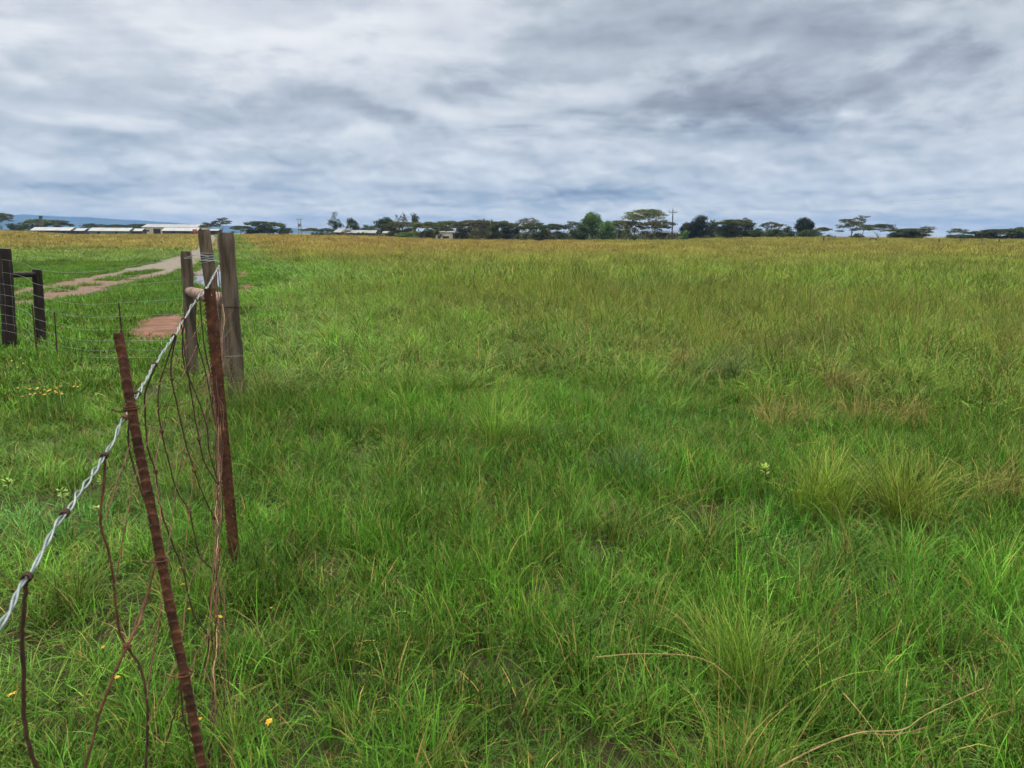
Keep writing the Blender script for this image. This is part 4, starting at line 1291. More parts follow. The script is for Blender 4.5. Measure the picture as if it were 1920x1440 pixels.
def tree(kind, name, label, u, w_px, vtop, Y, leaf, slant=0.0, gaps=1.0, vbase=None, group=TREES, bark=None, ct=.25, low=None, lsize=None, nl=None):
    c0 = at(u, 440, Y); x, y = c0.x, Y
    z0 = tz(x, y)
    ztop = at(u, vtop, Y).z; h = max(ztop - z0, .8); w = w_px / F * dpt((x, y, z0))
    root = empty(name, (x, y, z0), label, 'tree' if name != 'bush' else 'bush', group)
    ls = lsize or Y / F * 1.9
    tr = MB(); C = []; Rr = []
    tk = max(.05, .016 * h + .06)
    bark = bark or BARK
    if kind == 'umbrella':
        K = nl or int(18 + w * 1.2)
        limbs = []
        nb = 4
        sp = h * rt.uniform(.08, .25)
        for j in range(nb):
            a = rt.uniform(0, 6.28) if j else 0.3; rr = w * rt.uniform(.14, .3)
            tip = Vector((rr * math.cos(a), rr * math.sin(a), h * rt.uniform(.58, .74)))
            mid = Vector((tip.x * .35, tip.y * .35, sp + (tip.z - sp) * .45))
            tr.tube(spline([(0, 0, -.1), (rt.uniform(-.1, .1), 0, sp), mid, tip], 4), [tk * (1.25 - .08 * i) * max(.35, 1 - i * .055) for i in range(13)], 6)
            limbs.append(tip)
        for k in range(K):
            r_ = math.sqrt((k + .5) / K) * .46; a = k * 2.39996 + rt.uniform(-.4, .4)
            px, py = r_ * w * math.cos(a), r_ * w * math.sin(a)
            zz = h * (1 - ct * rt.rand() ** 1.5 - .16 * (r_ / .46) ** 2) + slant * px / w * h
            zz = min(max(zz, h * .3), h * 1.02) - h * .03
            C.append((px, py, zz)); sz = rt.uniform(.10, .18) * w
            Rr.append((sz, sz, h * rt.uniform(.032, .065)))
            lt = min(limbs, key=lambda t: (t - Vector(C[-1])).length)
            e = Vector((px, py, zz - h * .02)); m1 = lt.lerp(e, .5); m1.z -= h * .02
            tr.tube([lt, m1, e], [tk * .42, tk * .3, tk * .15], 4, caps=False)
        if low:
            for k in range(int(low)):
                a = rt.rand() * 6.28; r_ = w * .45 * math.sqrt(rt.rand())
                C.append((r_ * math.cos(a), r_ * math.sin(a), h * rt.uniform(.12, .6))); Rr.append((w * .15, w * .15, h * .13))
        V, Fc, Cc = clumps(C, Rr, 1.7 * gaps * 6.0 / (ls * ls) * .5, ls, flat=.6, shell=.2)
    elif kind in ('dense', 'bush'):
        K = nl or 34
        zb = .16 if kind == 'dense' else .02
        tr.tube(spline([(0, 0, -.1), (.1, 0, h * .2), (0, .1, h * .55)], 4), [tk * 1.3] * 4 + [tk] * 4 + [tk * .7], 7)
        for k in range(K):
            d = rt.randn(3); d /= np.linalg.norm(d); q = rt.rand() ** .4
            zz = zb + (1 - zb) * (.5 + .5 * d[2] * q)
            prof = math.sin(math.pi * min(1, max(0.06, (zz - zb) / (1 - zb) * .82 + .14))) ** .6
            c = (d[0] * q * w * .40 * prof + slant * w * (zz - .5), d[1] * q * w * .40 * prof, zz * h * .92)
            sz = w * rt.uniform(.09, .19)
            C.append(c); Rr.append((sz, sz, min(sz, h * .16) * rt.uniform(.6, .95)))
            if k % 3 == 0:
                e = Vector(c); s_ = Vector((0, 0, h * rt.uniform(.2, .5)))
                tr.tube([s_, s_.lerp(e, .6) + Vector((0, 0, -.1)), e], [tk * .5, tk * .35, tk * .15], 4, caps=False)
        V, Fc, Cc = clumps(C, Rr, 1.7 * gaps * 6.0 / (ls * ls) * .5, ls, shell=.3)
    else:      # bare / spiky: bare rising limbs with sparse sprays
        for j in range(nl or 11):
            a = rt.uniform(0, 6.28); lean = rt.uniform(.05, .5)
            tip = Vector((math.cos(a) * w * .5 * lean * 2, math.sin(a) * w * .5 * lean * 2, h * rt.uniform(.75, 1.0) * (1 - .25 * lean)))
            s_ = Vector((0, 0, h * rt.uniform(.15, .4))); m1 = s_.lerp(tip, .5) + Vector((tip.x * .12, tip.y * .12, 0))
            P = spline([s_, m1, tip], 5)
            tr.tube(P, [tk * .55 * (1 - .06 * i) for i in range(len(P))], 5, caps=False)
            for k in range(7):
                q = P[int(len(P) * rt.uniform(.35, 1)) - 1]
                e = q + Vector((rt.randn() * w * .1, rt.randn() * w * .1, h * rt.uniform(.02, .14)))
                tr.tube([q, e], [tk * .22, tk * .1], 3, caps=False)
                if rt.rand() < .75 * gaps: C.append(tuple(e)); Rr.append((w * .05, w * .05, h * .035))
        tr.tube([(0, 0, -.1), (0, 0, h * .2), (.05, 0, h * .42)], [tk * 1.2, tk, tk * .7], 7)
        V, Fc, Cc = clumps(C, Rr, 3.2 / (ls * ls), ls, shell=.1)
    tr.build('trunk', bark, root)
    mesh_obj('crown', V, Fc, LM[leaf], root, col=Cc)
    return root


T = tree
# left, far behind the sheds
LG = 'far trees behind the sheds'
T('umbrella', 'acacia_tree', 'flat topped acacia cut by the left edge of the photo', 4, 44, 398, 430, 'acacia', group=LG, gaps=.9, low=3)
T('bush', 'acacia_tree', 'low dark rounded tree between the edge acacia and the water tank', 36, 50, 414, 440, 'dense', group=LG)
T('umbrella', 'acacia_tree', 'broad green acacia below the green water tank', 74, 50, 410.5, 440, 'acaciag', group=LG, low=10, gaps=1.3)
T('umbrella', 'acacia_tree', 'spreading acacia right of the water tank above the first shed', 106, 56, 412, 450, 'acacia', group=LG, low=8, gaps=1.2)
T('umbrella', 'acacia_tree', 'low flat acacia behind the gap between the two white roofed sheds', 178, 44, 419, 520, 'acacia', group=LG, low=5)
T('umbrella', 'acacia_tree', 'low flat acacia behind the middle of the second shed', 220, 46, 421, 520, 'acacia', group=LG, low=5)
T('umbrella', 'acacia_tree', 'low acacia just left of the pale barn', 262, 48, 420, 520, 'acacia', group=LG, low=5)
T('umbrella', 'acacia_tree', 'small spreading acacia left of the tall umbrella acacia by the posts', 394, 32, 416, 330, 'acacia', group=LG)
T('umbrella', 'acacia_tree', 'tall umbrella acacia rising between the two tall fence posts', 417, 34, 408, 330, 'acacia', group=LG, slant=.12, gaps=.9, ct=.35)
T('umbrella', 'acacia_tree', 'low spreading acacia right of the tallest fence post', 452, 42, 423, 340, 'acacia', low=4)
T('umbrella', 'acacia_tree', 'wide dense acacia in the clump right of the fence posts', 492, 62, 415, 345, 'acacia', low=16, gaps=1.4)
T('umbrella', 'acacia_tree', 'thin topped grey acacia behind the wide one', 514, 40, 415.5, 375, 'brown', gaps=.7)
T('bush', 'acacia_tree', 'rounded dark tree at the right end of the clump right of the fence posts', 534, 32, 421, 345, 'dense')
T('umbrella', 'acacia_tree', 'low umbrella acacia at the foot of the twin pole', 583, 44, 427.5, 340, 'acacia', gaps=1.2)
T('umbrella', 'acacia_tree', 'low umbrella acacia between the twin pole and the ragged tall tree', 608, 42, 428, 340, 'acacia', gaps=1.2)
# centre
T('dense', 'ragged_tree', 'tall ragged tree with gaps at the left of the farmhouse roof', 630, 34, 397, 320, 'dense', gaps=.9, bark=BARKD, nl=26)
T('dense', 'round_tree', 'dense round dark tree behind the long farmhouse roof', 662, 32, 404.5, 320, 'dense', gaps=1.3)
T('bush', 'round_tree', 'low dark tree right of the round tree behind the farmhouse', 694, 44, 419, 320, 'dense')
T('dense', 'round_tree', 'broad dark tree behind the right end of the farmhouse', 724, 54, 406.5, 330, 'dense', gaps=1.2)
T('bare', 'bare_tree', 'bare grey tree with thin twigs above the house trees', 755, 30, 397, 320, 'brown', gaps=.8)
T('bare', 'spiky_tree', 'spiky tree with upright branches right of the bare grey tree', 777, 24, 395.5, 310, 'dense', gaps=1.1, nl=15)
T('umbrella', 'acacia_tree', 'brownish acacia in front of the bare and spiky trees', 750, 60, 415, 290, 'brown', low=18, gaps=1.3)
T('bush', 'bush', 'low bright green bush left of the white house', 760, 54, 435, 262, 'green', nl=26, group='bushes at the field edge')
T('umbrella', 'acacia_tree', 'green acacia with flat top left of the white house', 797, 56, 415, 275, 'acaciag', low=12, gaps=1.3)
T('umbrella', 'acacia_tree', 'small acacia in front of the white house', 825, 40, 420, 262, 'acacia', low=3, gaps=1.2)
T('umbrella', 'acacia_tree', 'broad acacia behind the white house', 842, 60, 413.5, 300, 'acaciag', low=14, gaps=1.4)
T('umbrella', 'acacia_tree', 'acacia with brownish crown right of the white house', 872, 54, 412, 272, 'brown', low=14, gaps=1.3)
T('umbrella', 'acacia_tree', 'acacia with pale slim trunk in the middle of the tree line', 899, 46, 411.5, 262, 'brown', low=8, gaps=1.3)
T('dense', 'round_tree', 'dark green tree behind the pale trunked acacia', 912, 52, 408, 310, 'dense')
T('umbrella', 'acacia_tree', 'dark low crowned acacia in the middle of the tree line', 936, 54, 413.5, 280, 'acacia', low=18, gaps=1.4)
T('umbrella', 'acacia_tree', 'dense dim acacia left of the bare topped one', 962, 44, 417, 285, 'acacia', low=16, gaps=1.3)
T('umbrella', 'acacia_tree', 'tall thin topped bare acacia rising over its neighbours at the centre', 990, 42, 405.5, 290, 'brown', gaps=.4, ct=.2)
T('umbrella', 'acacia_tree', 'forked pale trunk acacia below the thin topped one', 1003, 58, 416.5, 258, 'acacia', low=12, gaps=1.4)
T('umbrella', 'acacia_tree', 'low acacia right of the forked trunk', 1038, 52, 419, 285, 'acacia', low=14, gaps=1.4)
T('umbrella', 'acacia_tree', 'thin brownish acacia left of the tall bright green tree', 1072, 36, 415, 285, 'brown', low=3, gaps=.7)
T('dense', 'broadleaf_tree', 'tall bright green leafy tree at the centre right', 1110, 50, 394, 285, 'green', gaps=1.6, nl=52)
T('bush', 'broadleaf_tree', 'dark green tree at the left foot of the tall leafy tree', 1090, 46, 414, 270, 'dense', gaps=1.3)
T('bush', 'broadleaf_tree', 'mid green tree at the right foot of the tall leafy tree', 1136, 50, 413, 275, 'green', gaps=1.2)
T('umbrella', 'acacia_tree', 'yellow green acacia left of the tall umbrella acacia', 1160, 44, 411.5, 280, 'acaciag', low=14, gaps=1.3)
T('umbrella', 'acacia_tree', 'big umbrella acacia with high flat pale green crown left of the power pole', 1209, 78, 389.5, 252, 'acaciag', gaps=.7, slant=.06, ct=.26, bark=BARK)
T('umbrella', 'acacia_tree', 'low brown acacia under the big umbrella acacia, on its left', 1182, 48, 413, 255, 'brown', low=5, gaps=1.0)
T('umbrella', 'acacia_tree', 'brown acacia under the big umbrella acacia, on its right', 1222, 52, 414, 270, 'brown', low=9, gaps=1.0)
T('umbrella', 'acacia_tree', 'thin acacia just behind the power pole', 1243, 46, 412.5, 268, 'brown', low=8, gaps=.9)
T('bush', 'bush', 'round bright green bush right of the power pole', 1284, 28, 429.5, 258, 'green', nl=24, group='bushes at the field edge')
T('dense', 'dark_tree', 'large dark evergreen tree right of the power pole', 1312, 62, 402.5, 275, 'dark', gaps=1.4, bark=BARKD)
T('bush', 'dark_tree', 'dark lower tree left in front of the large evergreen', 1290, 40, 414, 280, 'dark', gaps=1.2, bark=BARKD)
T('bush', 'dark_tree', 'dark shoulder of trees right of the large evergreen', 1336, 34, 412, 285, 'dense', gaps=1.2, bark=BARKD)
T('umbrella', 'acacia_tree', 'wide flat acacia with pale limbs right of the large evergreen', 1377, 70, 411, 268, 'acacia', low=24, gaps=1.5)
T('umbrella', 'acacia_tree', 'thin acacia top leaning out at the right of the wide flat acacia', 1394, 34, 408, 285, 'brown', gaps=.8, slant=.2)
T('bush', 'bush', 'low dark scrub right of the wide flat acacia', 1418, 38, 426, 275, 'dense', group='bushes at the field edge')
T('umbrella', 'acacia_tree', 'sparse grey acacia between the wide one and the round dark tree', 1447, 44, 416, 270, 'brown', low=6, gaps=.8)
T('bush', 'bush', 'dense scrub in front of the sparse grey acacia', 1452, 54, 428, 262, 'dense', group='bushes at the field edge')
T('bush', 'bush', 'dark scrub left of the round dark tree', 1478, 36, 423.5, 280, 'dense', group='bushes at the field edge')
T('dense', 'dark_tree', 'solitary round almost black tree on the right', 1508, 38, 404, 275, 'dark', gaps=1.7, bark=BARKD, nl=75)
T('bush', 'bush', 'low wide bush at the foot of the round dark tree', 1518, 54, 428.5, 265, 'dense', group='bushes at the field edge')
T('umbrella', 'acacia_tree', 'small neat umbrella acacia right of the round dark tree', 1542, 34, 426, 270, 'acacia', gaps=1.2, ct=.15)
T('umbrella', 'acacia_tree', 'slanting layered umbrella acacia standing clear on the right', 1597, 54, 403.5, 262, 'acacia', slant=.30, gaps=.75, ct=.5)
T('umbrella', 'acacia_tree', 'smaller branching acacia right of the slanting one', 1616, 32, 420, 270, 'acacia', gaps=.7)
T('umbrella', 'acacia_tree', 'dark umbrella acacia with clear trunk between the slanting acacia and the long low one', 1647, 54, 419, 265, 'acacia', gaps=.95, ct=.3)
T('bush', 'bush', 'tiny scrub under the slanting acacia', 1607, 34, 438, 275, 'dense', group='bushes at the field edge')
T('umbrella', 'acacia_tree', 'long low dense acacia on the right', 1703, 76, 428, 270, 'acacia', low=26, gaps=1.5, ct=.3)
T('umbrella', 'acacia_tree', 'sparse twiggy acacia at the right end of the long low one', 1737, 30, 423, 275, 'brown', gaps=.6, slant=.1)
T('umbrella', 'acacia_tree', 'small acacia with two layers in the right tree line', 1796, 34, 427.5, 270, 'acacia', gaps=.7, ct=.4)
T('bush', 'bush', 'low scrub line under the small two layered acacia', 1800, 60, 438, 280, 'dense', group='bushes at the field edge')
T('umbrella', 'acacia_tree', 'low acacia left of the dense trees at the right edge', 1838, 50, 433, 275, 'acacia', low=12, gaps=1.2)
T('umbrella', 'acacia_tree', 'flat acacia before the right edge of the photo', 1872, 58, 429, 270, 'acacia', low=16, gaps=1.3)
T('bush', 'round_tree', 'dense dark tree at the right edge of the photo', 1910, 50, 424, 270, 'dense', gaps=1.3)
T('bush', 'round_tree', 'dark tree just beyond the right edge', 1965, 60, 422, 275, 'dense', gaps=1.2)

# tangled scrub filling the foot of the tree line, a single mass
us = np.concatenate([rt.uniform(738, 1425, 420), rt.uniform(590, 740, 50), rt.uniform(1425, 1560, 50)])
C_ = []; R_ = []
for u in us:
    Y = rt.uniform(300, 345); p = at(u, 440, Y); z0 = tz(p.x, Y)
    h = (rt.uniform(1.2, 3.2) if 1165 < u < 1255 else rt.uniform(1.6, 4.2)) if 738 < u < 1425 else rt.uniform(.6, 2.0)
    C_.append((p.x, Y, z0 + h * .45)); R_.append((rt.uniform(1.4, 3.0), rt.uniform(1, 2), h * .55))
V, Fc, Cc = clumps(C_, R_, 8, .7, shell=.2)
o = mesh_obj('undergrowth', V, Fc, LM['acacia'], col=Cc)
tag(o, 'dark scrub massed under and behind the tree line', 'undergrowth', kind='stuff')
# ------------------------------------------------------------------ buildings far off
def prism_roof(mb, x0, x1, y0, y1, ze, zr, over=.35, th=.12):
    """gabled roof, ridge along x"""
    ym = (y0 + y1) / 2
    for (ya, yb) in ((y0 - over, ym), (y1 + over, ym)):
        V = [(x0 - over, ya, ze), (x1 + over, ya, ze), (x1 + over, yb, zr), (x0 - over, yb, zr)]
        V += [(x, y, z + th) for x, y, z in V]
        mb.add(V, [(0, 1, 2, 3), (7, 6, 5, 4), (0, 4, 5, 1), (1, 5, 6, 2), (2, 6, 7, 3), (3, 7, 4, 0)])


def shed(name, label, u0, u1, v_ridge, v_eave, Y, wall, roof, depth=7, cat='building', group='farm buildings', openings=(), mono=False, posts=False, vbase=None, gable=False):
    v_eave -= 1.0; v_ridge -= .6
    p0 = at(u0, v_eave, Y); p1 = at(u1, v_eave, Y); L = p1.x - p0.x; cx = (p0.x + p1.x) / 2
    z0 = tz(cx, Y + depth / 2) - .3
    root = empty(name, (cx, Y, z0), label, cat, group)
    ze = (p0.z + p1.z) / 2 - z0; zr = at((u0 + u1) / 2, v_ridge, Y + depth / 2).z - z0
    if mono: zr = at((u0 + u1) / 2, v_ridge, Y + depth).z - z0
    w = MB()
    if posts:
        for i in range(posts): w.box((-L / 2 + .2 + (L - .4) * i / (posts - 1), .3, ze / 2), (.18, .18, ze)); w.box((-L / 2 + .2 + (L - .4) * i / (posts - 1), depth - .3, ze / 2), (.18, .18, ze))
        w.build('post', wall, root, smooth=False)
    else:
        # front wall with real openings
        xs = sorted(set([-L / 2, L / 2] + [q for o_ in openings for q in (o_[0] * L - o_[1] / 2, o_[0] * L + o_[1] / 2)]))
        for a, b2 in zip(xs[:-1], xs[1:]):
            mid = (a + b2) / 2; op = [o_ for o_ in openings if abs(mid - o_[0] * L) < o_[1] / 2]
            if op:
                o_ = op[0]; lo_, hi_ = o_[2], min(o_[3], ze - .15)
                if lo_ > 0: w.box((mid, .1, lo_ / 2), (b2 - a, .2, lo_))
                w.box((mid, .1, (hi_ + ze) / 2), (b2 - a, .2, ze - hi_))
            else: w.box((mid, .1, ze / 2), (b2 - a, .2, ze))
        for sx in (-1, 1):
            if gable:
                xx = sx * (L / 2 - .1)
                V = [(xx + dx, y, z) for dx in (-.1, .1) for y, z in ((.2, 0), (depth, 0), (depth, ze), (depth / 2, zr - .05), (.2, ze))]
                w.add(V, [(0, 1, 2, 3, 4), (9, 8, 7, 6, 5), (0, 5, 6, 1), (1, 6, 7, 2), (2, 7, 8, 3), (3, 8, 9, 4), (4, 9, 5, 0)])
            else: w.box((sx * (L / 2 - .1), depth / 2, ze / 2), (.2, depth - .4, ze))
        w.box((0, depth - .1, ze / 2), (L, .2, ze))
        w.build('wall', wall, root, smooth=False)
        for o_ in openings:
            nm = 'door' if o_[2] <= 0 else 'window'
            q = MB(); hi_ = min(o_[3], ze - .15); q.box((o_[0] * L, .16, (max(o_[2], 0) + hi_) / 2), (o_[1], .06, hi_ - max(o_[2], 0))); q.build(nm, DARK, root, smooth=False)
    r_ = MB()
    if mono:
        V = [(-L / 2 - .3, -.4, ze), (L / 2 + .3, -.4, ze), (L / 2 + .3, depth + .3, zr), (-L / 2 - .3, depth + .3, zr)]
        V += [(x, y, z + .14) for x, y, z in V]
        r_.add(V, [(0, 1, 2, 3), (7, 6, 5, 4), (0, 4, 5, 1), (1, 5, 6, 2), (2, 6, 7, 3), (3, 7, 4, 0)])
    else: prism_roof(r_, -L / 2, L / 2, 0, depth, ze, zr)
    r_.build('roof', roof, root, smooth=False)
    return root, L, ze, zr, z0


shed('long_shed', 'long low shed with white roof and dark front under the water tank', 57, 131, 427, 433.5, 400, WALLD, ROOFW, depth=9, openings=((-.3, 2, 0, 2), (.05, 2, 0, 2), (.33, 2, 0, 2)))
shed('long_shed', 'small white roofed annex at the right end of the first long shed', 134, 157, 429, 434, 402, WALLD, ROOFW, depth=7, openings=((0, 2, 0, 2),))
shed('long_shed', 'long low shed with white roof and green wall, second from the left', 166, 241, 428, 434.5, 395, WALLG, ROOFW, depth=9, openings=((-.25, 1.6, 0, 2), (.2, 1.6, 0, 2)))
shed('long_shed', 'small white roofed annex between the green shed and the barn', 244, 265, 429.5, 434.5, 398, WALLD, ROOFW, depth=6, openings=((0, 2, 0, 2),))
shed('barn', 'cream walled barn with pale grey hipped roof', 266, 372, 421.5, 427.5, 420, WALLC, ROOFW, depth=14, openings=((-.24, 4, 0, 3.2), (-.40, 1.5, 1.7, 2.6)))
rt_, L, ze, zr, z0 = shed('lean_to', 'long white roofed lean-to with a red panelled end in front of the barn', 304, 369, 427.8, 434.3, 408, WALLD, ROOFW, depth=8, openings=((-.2, 3, 0, 2), (.2, 3, 0, 2)))
q = MB(); q.box((L * .47, -.45, ze + .55), (L * .11, .1, 1.6)); q.box((-.03 * L, -.45, ze + .4), (L * .86, .08, .9)); 
q2 = MB(); q2.box((L * .455, -.55, ze + .1), (L * .13, .08, 1.7)); q2.build('end_panel', REDP, rt_, smooth=False)
shed('hut', 'small grey roofed hut seen between the tall fence posts', 393, 408, 430.5, 434, 300, WALLD, ROOFW, depth=4, openings=((0, 1, 0, 1.8),))
# farmhouse
fr, L, ze, zr, z0 = shed('farmhouse', 'long farmhouse with white iron roof and brown brick wall among the trees', 643, 703, 432.5, 438.3, 310, BRICK, ROOFW, depth=8,
                         openings=tuple((q, 1.2, .5, 1.9) for q in (-.42, -.3, -.18, -.05, .08, .2, .32, .43)))
shed('farmhouse_wing', 'left wing of the farmhouse with short white roof', 627, 639, 432, 437, 308, BRICK, ROOFW, depth=7, openings=((0, 1.5, 0, 1.7),))
shed('farmhouse_porch', 'small red rusty roof between the farmhouse and its wing', 639.5, 643.5, 432, 436.5, 309, BRICK, ROOFR, depth=6)
# water tank / geyser on the farmhouse roof
p = at(653, 432.2, 312); q = MB(); q.tube([(-1.0, 0, 0), (-.9, 0, 0), (.9, 0, 0), (1.0, 0, 0)], [.3, .62, .62, .3], 12); q.box((-.6, 0, -.75), (.15, .5, .5)); q.box((.6, 0, -.75), (.15, .5, .5))
o = q.build('roof_tank', ROOFW, smooth=True); o.location = (p.x, p.y, p.z); tag(o, 'white water tank lying on the farmhouse roof', 'tank')
shed('small_house', 'small white roofed house with blue wall right of the farmhouse', 718, 735, 434.5, 438.5, 305, WALLB, ROOFW, depth=6, openings=((-.1, 1.4, .4, 1.6), (.3, 1.0, 0, 1.8)))
shed('white_house', 'white walled house half hidden behind acacias', 817, 849, 434.5, 437, 275, WALLW, ROOFW, depth=7, openings=((.1, 2.2, .7, 1.6), (-.3, 1.0, 0, 1.8)))
shed('outbuilding', 'low outbuilding with pale roof right of the white house', 852, 873, 434, 438.5, 276, WALLD, ROOFW, depth=6, openings=((0, 3, 0, 1.8),))
# carport behind the pole
shed('carport', 'open carport with thin white roof behind the power pole', 1244, 1272, 434.5, 437.5, 262, POLE, ROOFW, depth=6, mono=True, posts=4, cat='carport')

# green water tank on a stand
p = at(76.5, 409, 430); zt = tz(p.x, p.y)
root = empty('water_tank', (p.x, p.y, zt), 'dark green water tank on a steel stand above the left trees', 'water tank')
hz = at(76.5, 410, 430).z - zt; ht = at(76.5, 404, 430).z - zt
q = MB()
for sx in (-.7, .7):
    for sy in (-.7, .7): q.box((sx, sy, hz / 2), (.14, .14, hz))
for z in (.33, .66, .99):
    q.box((0, -.7, hz * z), (1.4, .08, .1)); q.box((0, .7, hz * z), (1.4, .08, .1)); q.box((-.7, 0, hz * z), (.08, 1.4, .1)); q.box((.7, 0, hz * z), (.08, 1.4, .1))
q.build('stand', POLEG, root, smooth=False)
q = MB(); q.tube([(0, 0, hz + .06), (0, 0, hz + .1), (0, 0, ht - .15), (0, 0, ht)], [.86, .9, .9, .3], 16); q.build('tank', TANKG, root)


# ------------------------------------------------------------------ poles
def rod(mb, a, b_, r_, n=8): mb.tube([a, b_], r_, n)


Yp = 238
p = at(1260, 440, Yp); zt = tz(p.x, p.y); H = at(1263.5, 393, Yp).z - zt; tilt_x = at(1263.5, 393, Yp).x - p.x - .25
root = empty('power_pole', (p.x, p.y, zt), 'dark wooden power pole with crossarm and three insulators', 'power pole')
q = MB(); q.tube([(0, 0, -.3), (tilt_x * .5, 0, H * .5), (tilt_x, 0, H)], [.20, .17, .13], 10); q.build('pole', POLE, root)
za = at(1263, 398, Yp).z - zt; wx = 7.6 / F * Yp * 1.02
q = MB(); q.box((tilt_x * .93, -.17, za), (2 * wx, .12, .16)); q.build('crossarm', POLE, root, smooth=False)
ins = []
for sx in (-.93, .93):
    q = MB(); c = Vector((tilt_x * .93 + sx * wx, -.17, za + .08))
    q.tube([c, c + Vector((0, 0, .2)), c + Vector((0, 0, .22)), c + Vector((0, 0, .3)), c + Vector((0, 0, .31)), c + Vector((0, 0, .42)), c + Vector((0, 0, .46))], [.03, .03, .09, .10, .06, .07, .03], 8); q.build('insulator', CERAM, root)
    ins.append(Vector((p.x, p.y, zt)) + c + Vector((0, 0, .44)))
q = MB(); c = Vector((tilt_x, 0, H)); q.tube([c, c + Vector((0, 0, .2)), c + Vector((0, 0, .22)), c + Vector((0, 0, .34)), c + Vector((0, 0, .48))], [.03, .03, .09, .08, .03], 8); q.build('insulator', CERAM, root)
ins.append(Vector((p.x, p.y, zt)) + c + Vector((0, 0, .47)))
q = MB()
for sx in (-.6, .6): rod(q, (tilt_x * .93 + sx * wx, -.16, za - .05), (tilt_x * .88, -.14, za - .9), .025, 5)
q.build('brace', POLE, root)
# its lines run off to the right, coming nearer
for k, i_ in enumerate((ins[0], ins[2], ins[1])):
    e = at(2250, 330 + k * 5, 120)
    P = []
    for j in range(41):
        f_ = j / 40; q_ = i_.lerp(e, f_); q_.z -= 2.4 * 4 * f_ * (1 - f_) * .55; P.append(q_)
    q = MB(); q.tube(P, .0042, 4); o = q.build('power_line', DARK, offset=i_); o.location = i_
    tag(o, ('faint power line from the left end of the crossarm', 'faint power line from the top of the power pole', 'faint power line from the right end of the crossarm')[k] + ' running off to the right', 'power line', 'power lines')

# twin pole with transformer
Yt = 335; p = at(562.5, 440, Yt); zt = tz(p.x, p.y)
root = empty('transformer_pole', (p.x, p.y, zt), 'grey twin pole structure with crossbeam and small transformer box', 'power pole')
H = at(563, 410, Yt).z - zt; hw = 2.4 / F * Yt
for sx in (-1, 1):
    q = MB(); q.tube([(sx * hw, 0, -.2), (sx * hw, 0, H)], [.17, .13], 9); q.build('pole', POLEG, root)
q = MB(); q.box((0, -.2, H - .3), (hw * 2 + 1.6, .14, .2)); q.box((0, -.2, H * .55), (hw * 2 + .3, .14, .2)); q.build('crossbeam', POLEG, root, smooth=False)
q = MB(); q.box((0, -.3, H * .55 + .55), (.8, .6, .9)); q.box((0, -.3, H * .55 + 1.05), (.5, .4, .1)); q.build('transformer', POLEG, root, smooth=False)
for sx in (-1.3, 0, 1.3):
    q = MB(); q.tube([(sx, -.2, H - .2), (sx, -.2, H - .05), (sx, -.2, H + .05), (sx, -.2, H + .15)], [.03, .08, .09, .03], 6); q.build('insulator', CERAM, root)

# posts of the far field fence at the right
FP = [(1545, 445, 452, 150, 'far fence post below the small neat umbrella acacia'), (1761, 448, 455.5, 150, 'far fence post below the sparse twiggy acacia'),
      (1801, 448.5, 453.5, 160, 'thin far fence post below the two layered acacia'), (1842, 449, 454, 160, 'thin far fence post left of the post near the right edge'),
      (1874, 448.5, 453.5, 150, 'far fence post near the right edge of the photo')]
for u, v0, v1, Y, lab in FP:
    t_ = at(u, v0, Y); zt = tz(t_.x, Y); m_ = MB(); m_.tube([(0, 0, -.1), (0, 0, (t_.z - zt) * .5), (.01, 0, t_.z - zt)], [.12, .115, .11], 9)
    o = m_.build('fence_post', POLE); o.location = (t_.x, Y, zt); tag(o, lab, 'fence post', 'posts of the far field fence')
Y = 150; a = at(1632, 446.3, Y); b_ = at(1643, 446.6, Y); zt = tz(a.x, Y)
root = empty('fence_brace', (a.x, Y, zt), 'far H shaped fence brace below the dark umbrella acacia', 'fence brace')
for x in (0, b_.x - a.x):
    q = MB(); q.tube([(x, 0, -.1), (x, 0, a.z - zt)], [.11, .10], 9); q.build('post', POLE, root)
q = MB(); q.tube([(.0, 0, a.z - zt - .12), (b_.x - a.x, 0, a.z - zt - .1)], .07, 8); q.build('rail', POLE, root)
# ------------------------------------------------------------------ sky, sun, air
SUN_AZ, SUN_EL = R(-38), R(50)        # ahead to the left, high, behind the cloud
w = bpy.data.worlds.new('World'); S.world = w; w.use_nodes = True
nt = w.node_tree; t = NT(nt); bg = nt.nodes['Background']
sky = t.n('ShaderNodeTexSky'); sky.sky_type = 'NISHITA'; sky.sun_disc = False
sky.sun_elevation = SUN_EL; sky.sun_rotation = SUN_AZ
tc = t.n('ShaderNodeTexCoord'); D = t.vm('NORMALIZE', tc.outputs['Generated'])
sp = t.n('ShaderNodeSeparateXYZ'); t.l(D, sp.inputs[0]); X, Yv, Z = sp.outputs
zc = t.m('MAXIMUM', Z, 0.0)
az = t.m('ARCTAN2', X, Yv)
# cloud deck as a layer overhead: direction / height, softened near the horizon
den = t.m('ADD', zc, .17)
cmb = t.n('ShaderNodeCombineXYZ'); t.l(t.m('DIVIDE', X, den), cmb.inputs[0]); t.l(t.m('DIVIDE', Yv, den), cmb.inputs[1]); cmb.inputs[2].default_value = 3.7
P = cmb.outputs[0]
wv = t.noise(P, .8, 2, .5, out='Color', dim='2D')
P2 = t.vm('ADD', P, t.vm('SCALE', t.vm('SUBTRACT', wv, (.5, .5, .5)), scale=.34))
n1 = t.noise(P2, .7, 3, .5, dim='2D'); n2 = t.noise(P2, 2.0, 6, .54, dim='2D')
n2u = t.noise(t.vm('SCALE', P2, scale=.945), 2.0, 5, .52, dim='2D')          # the same cloud a little higher: lit tops, shaded bases
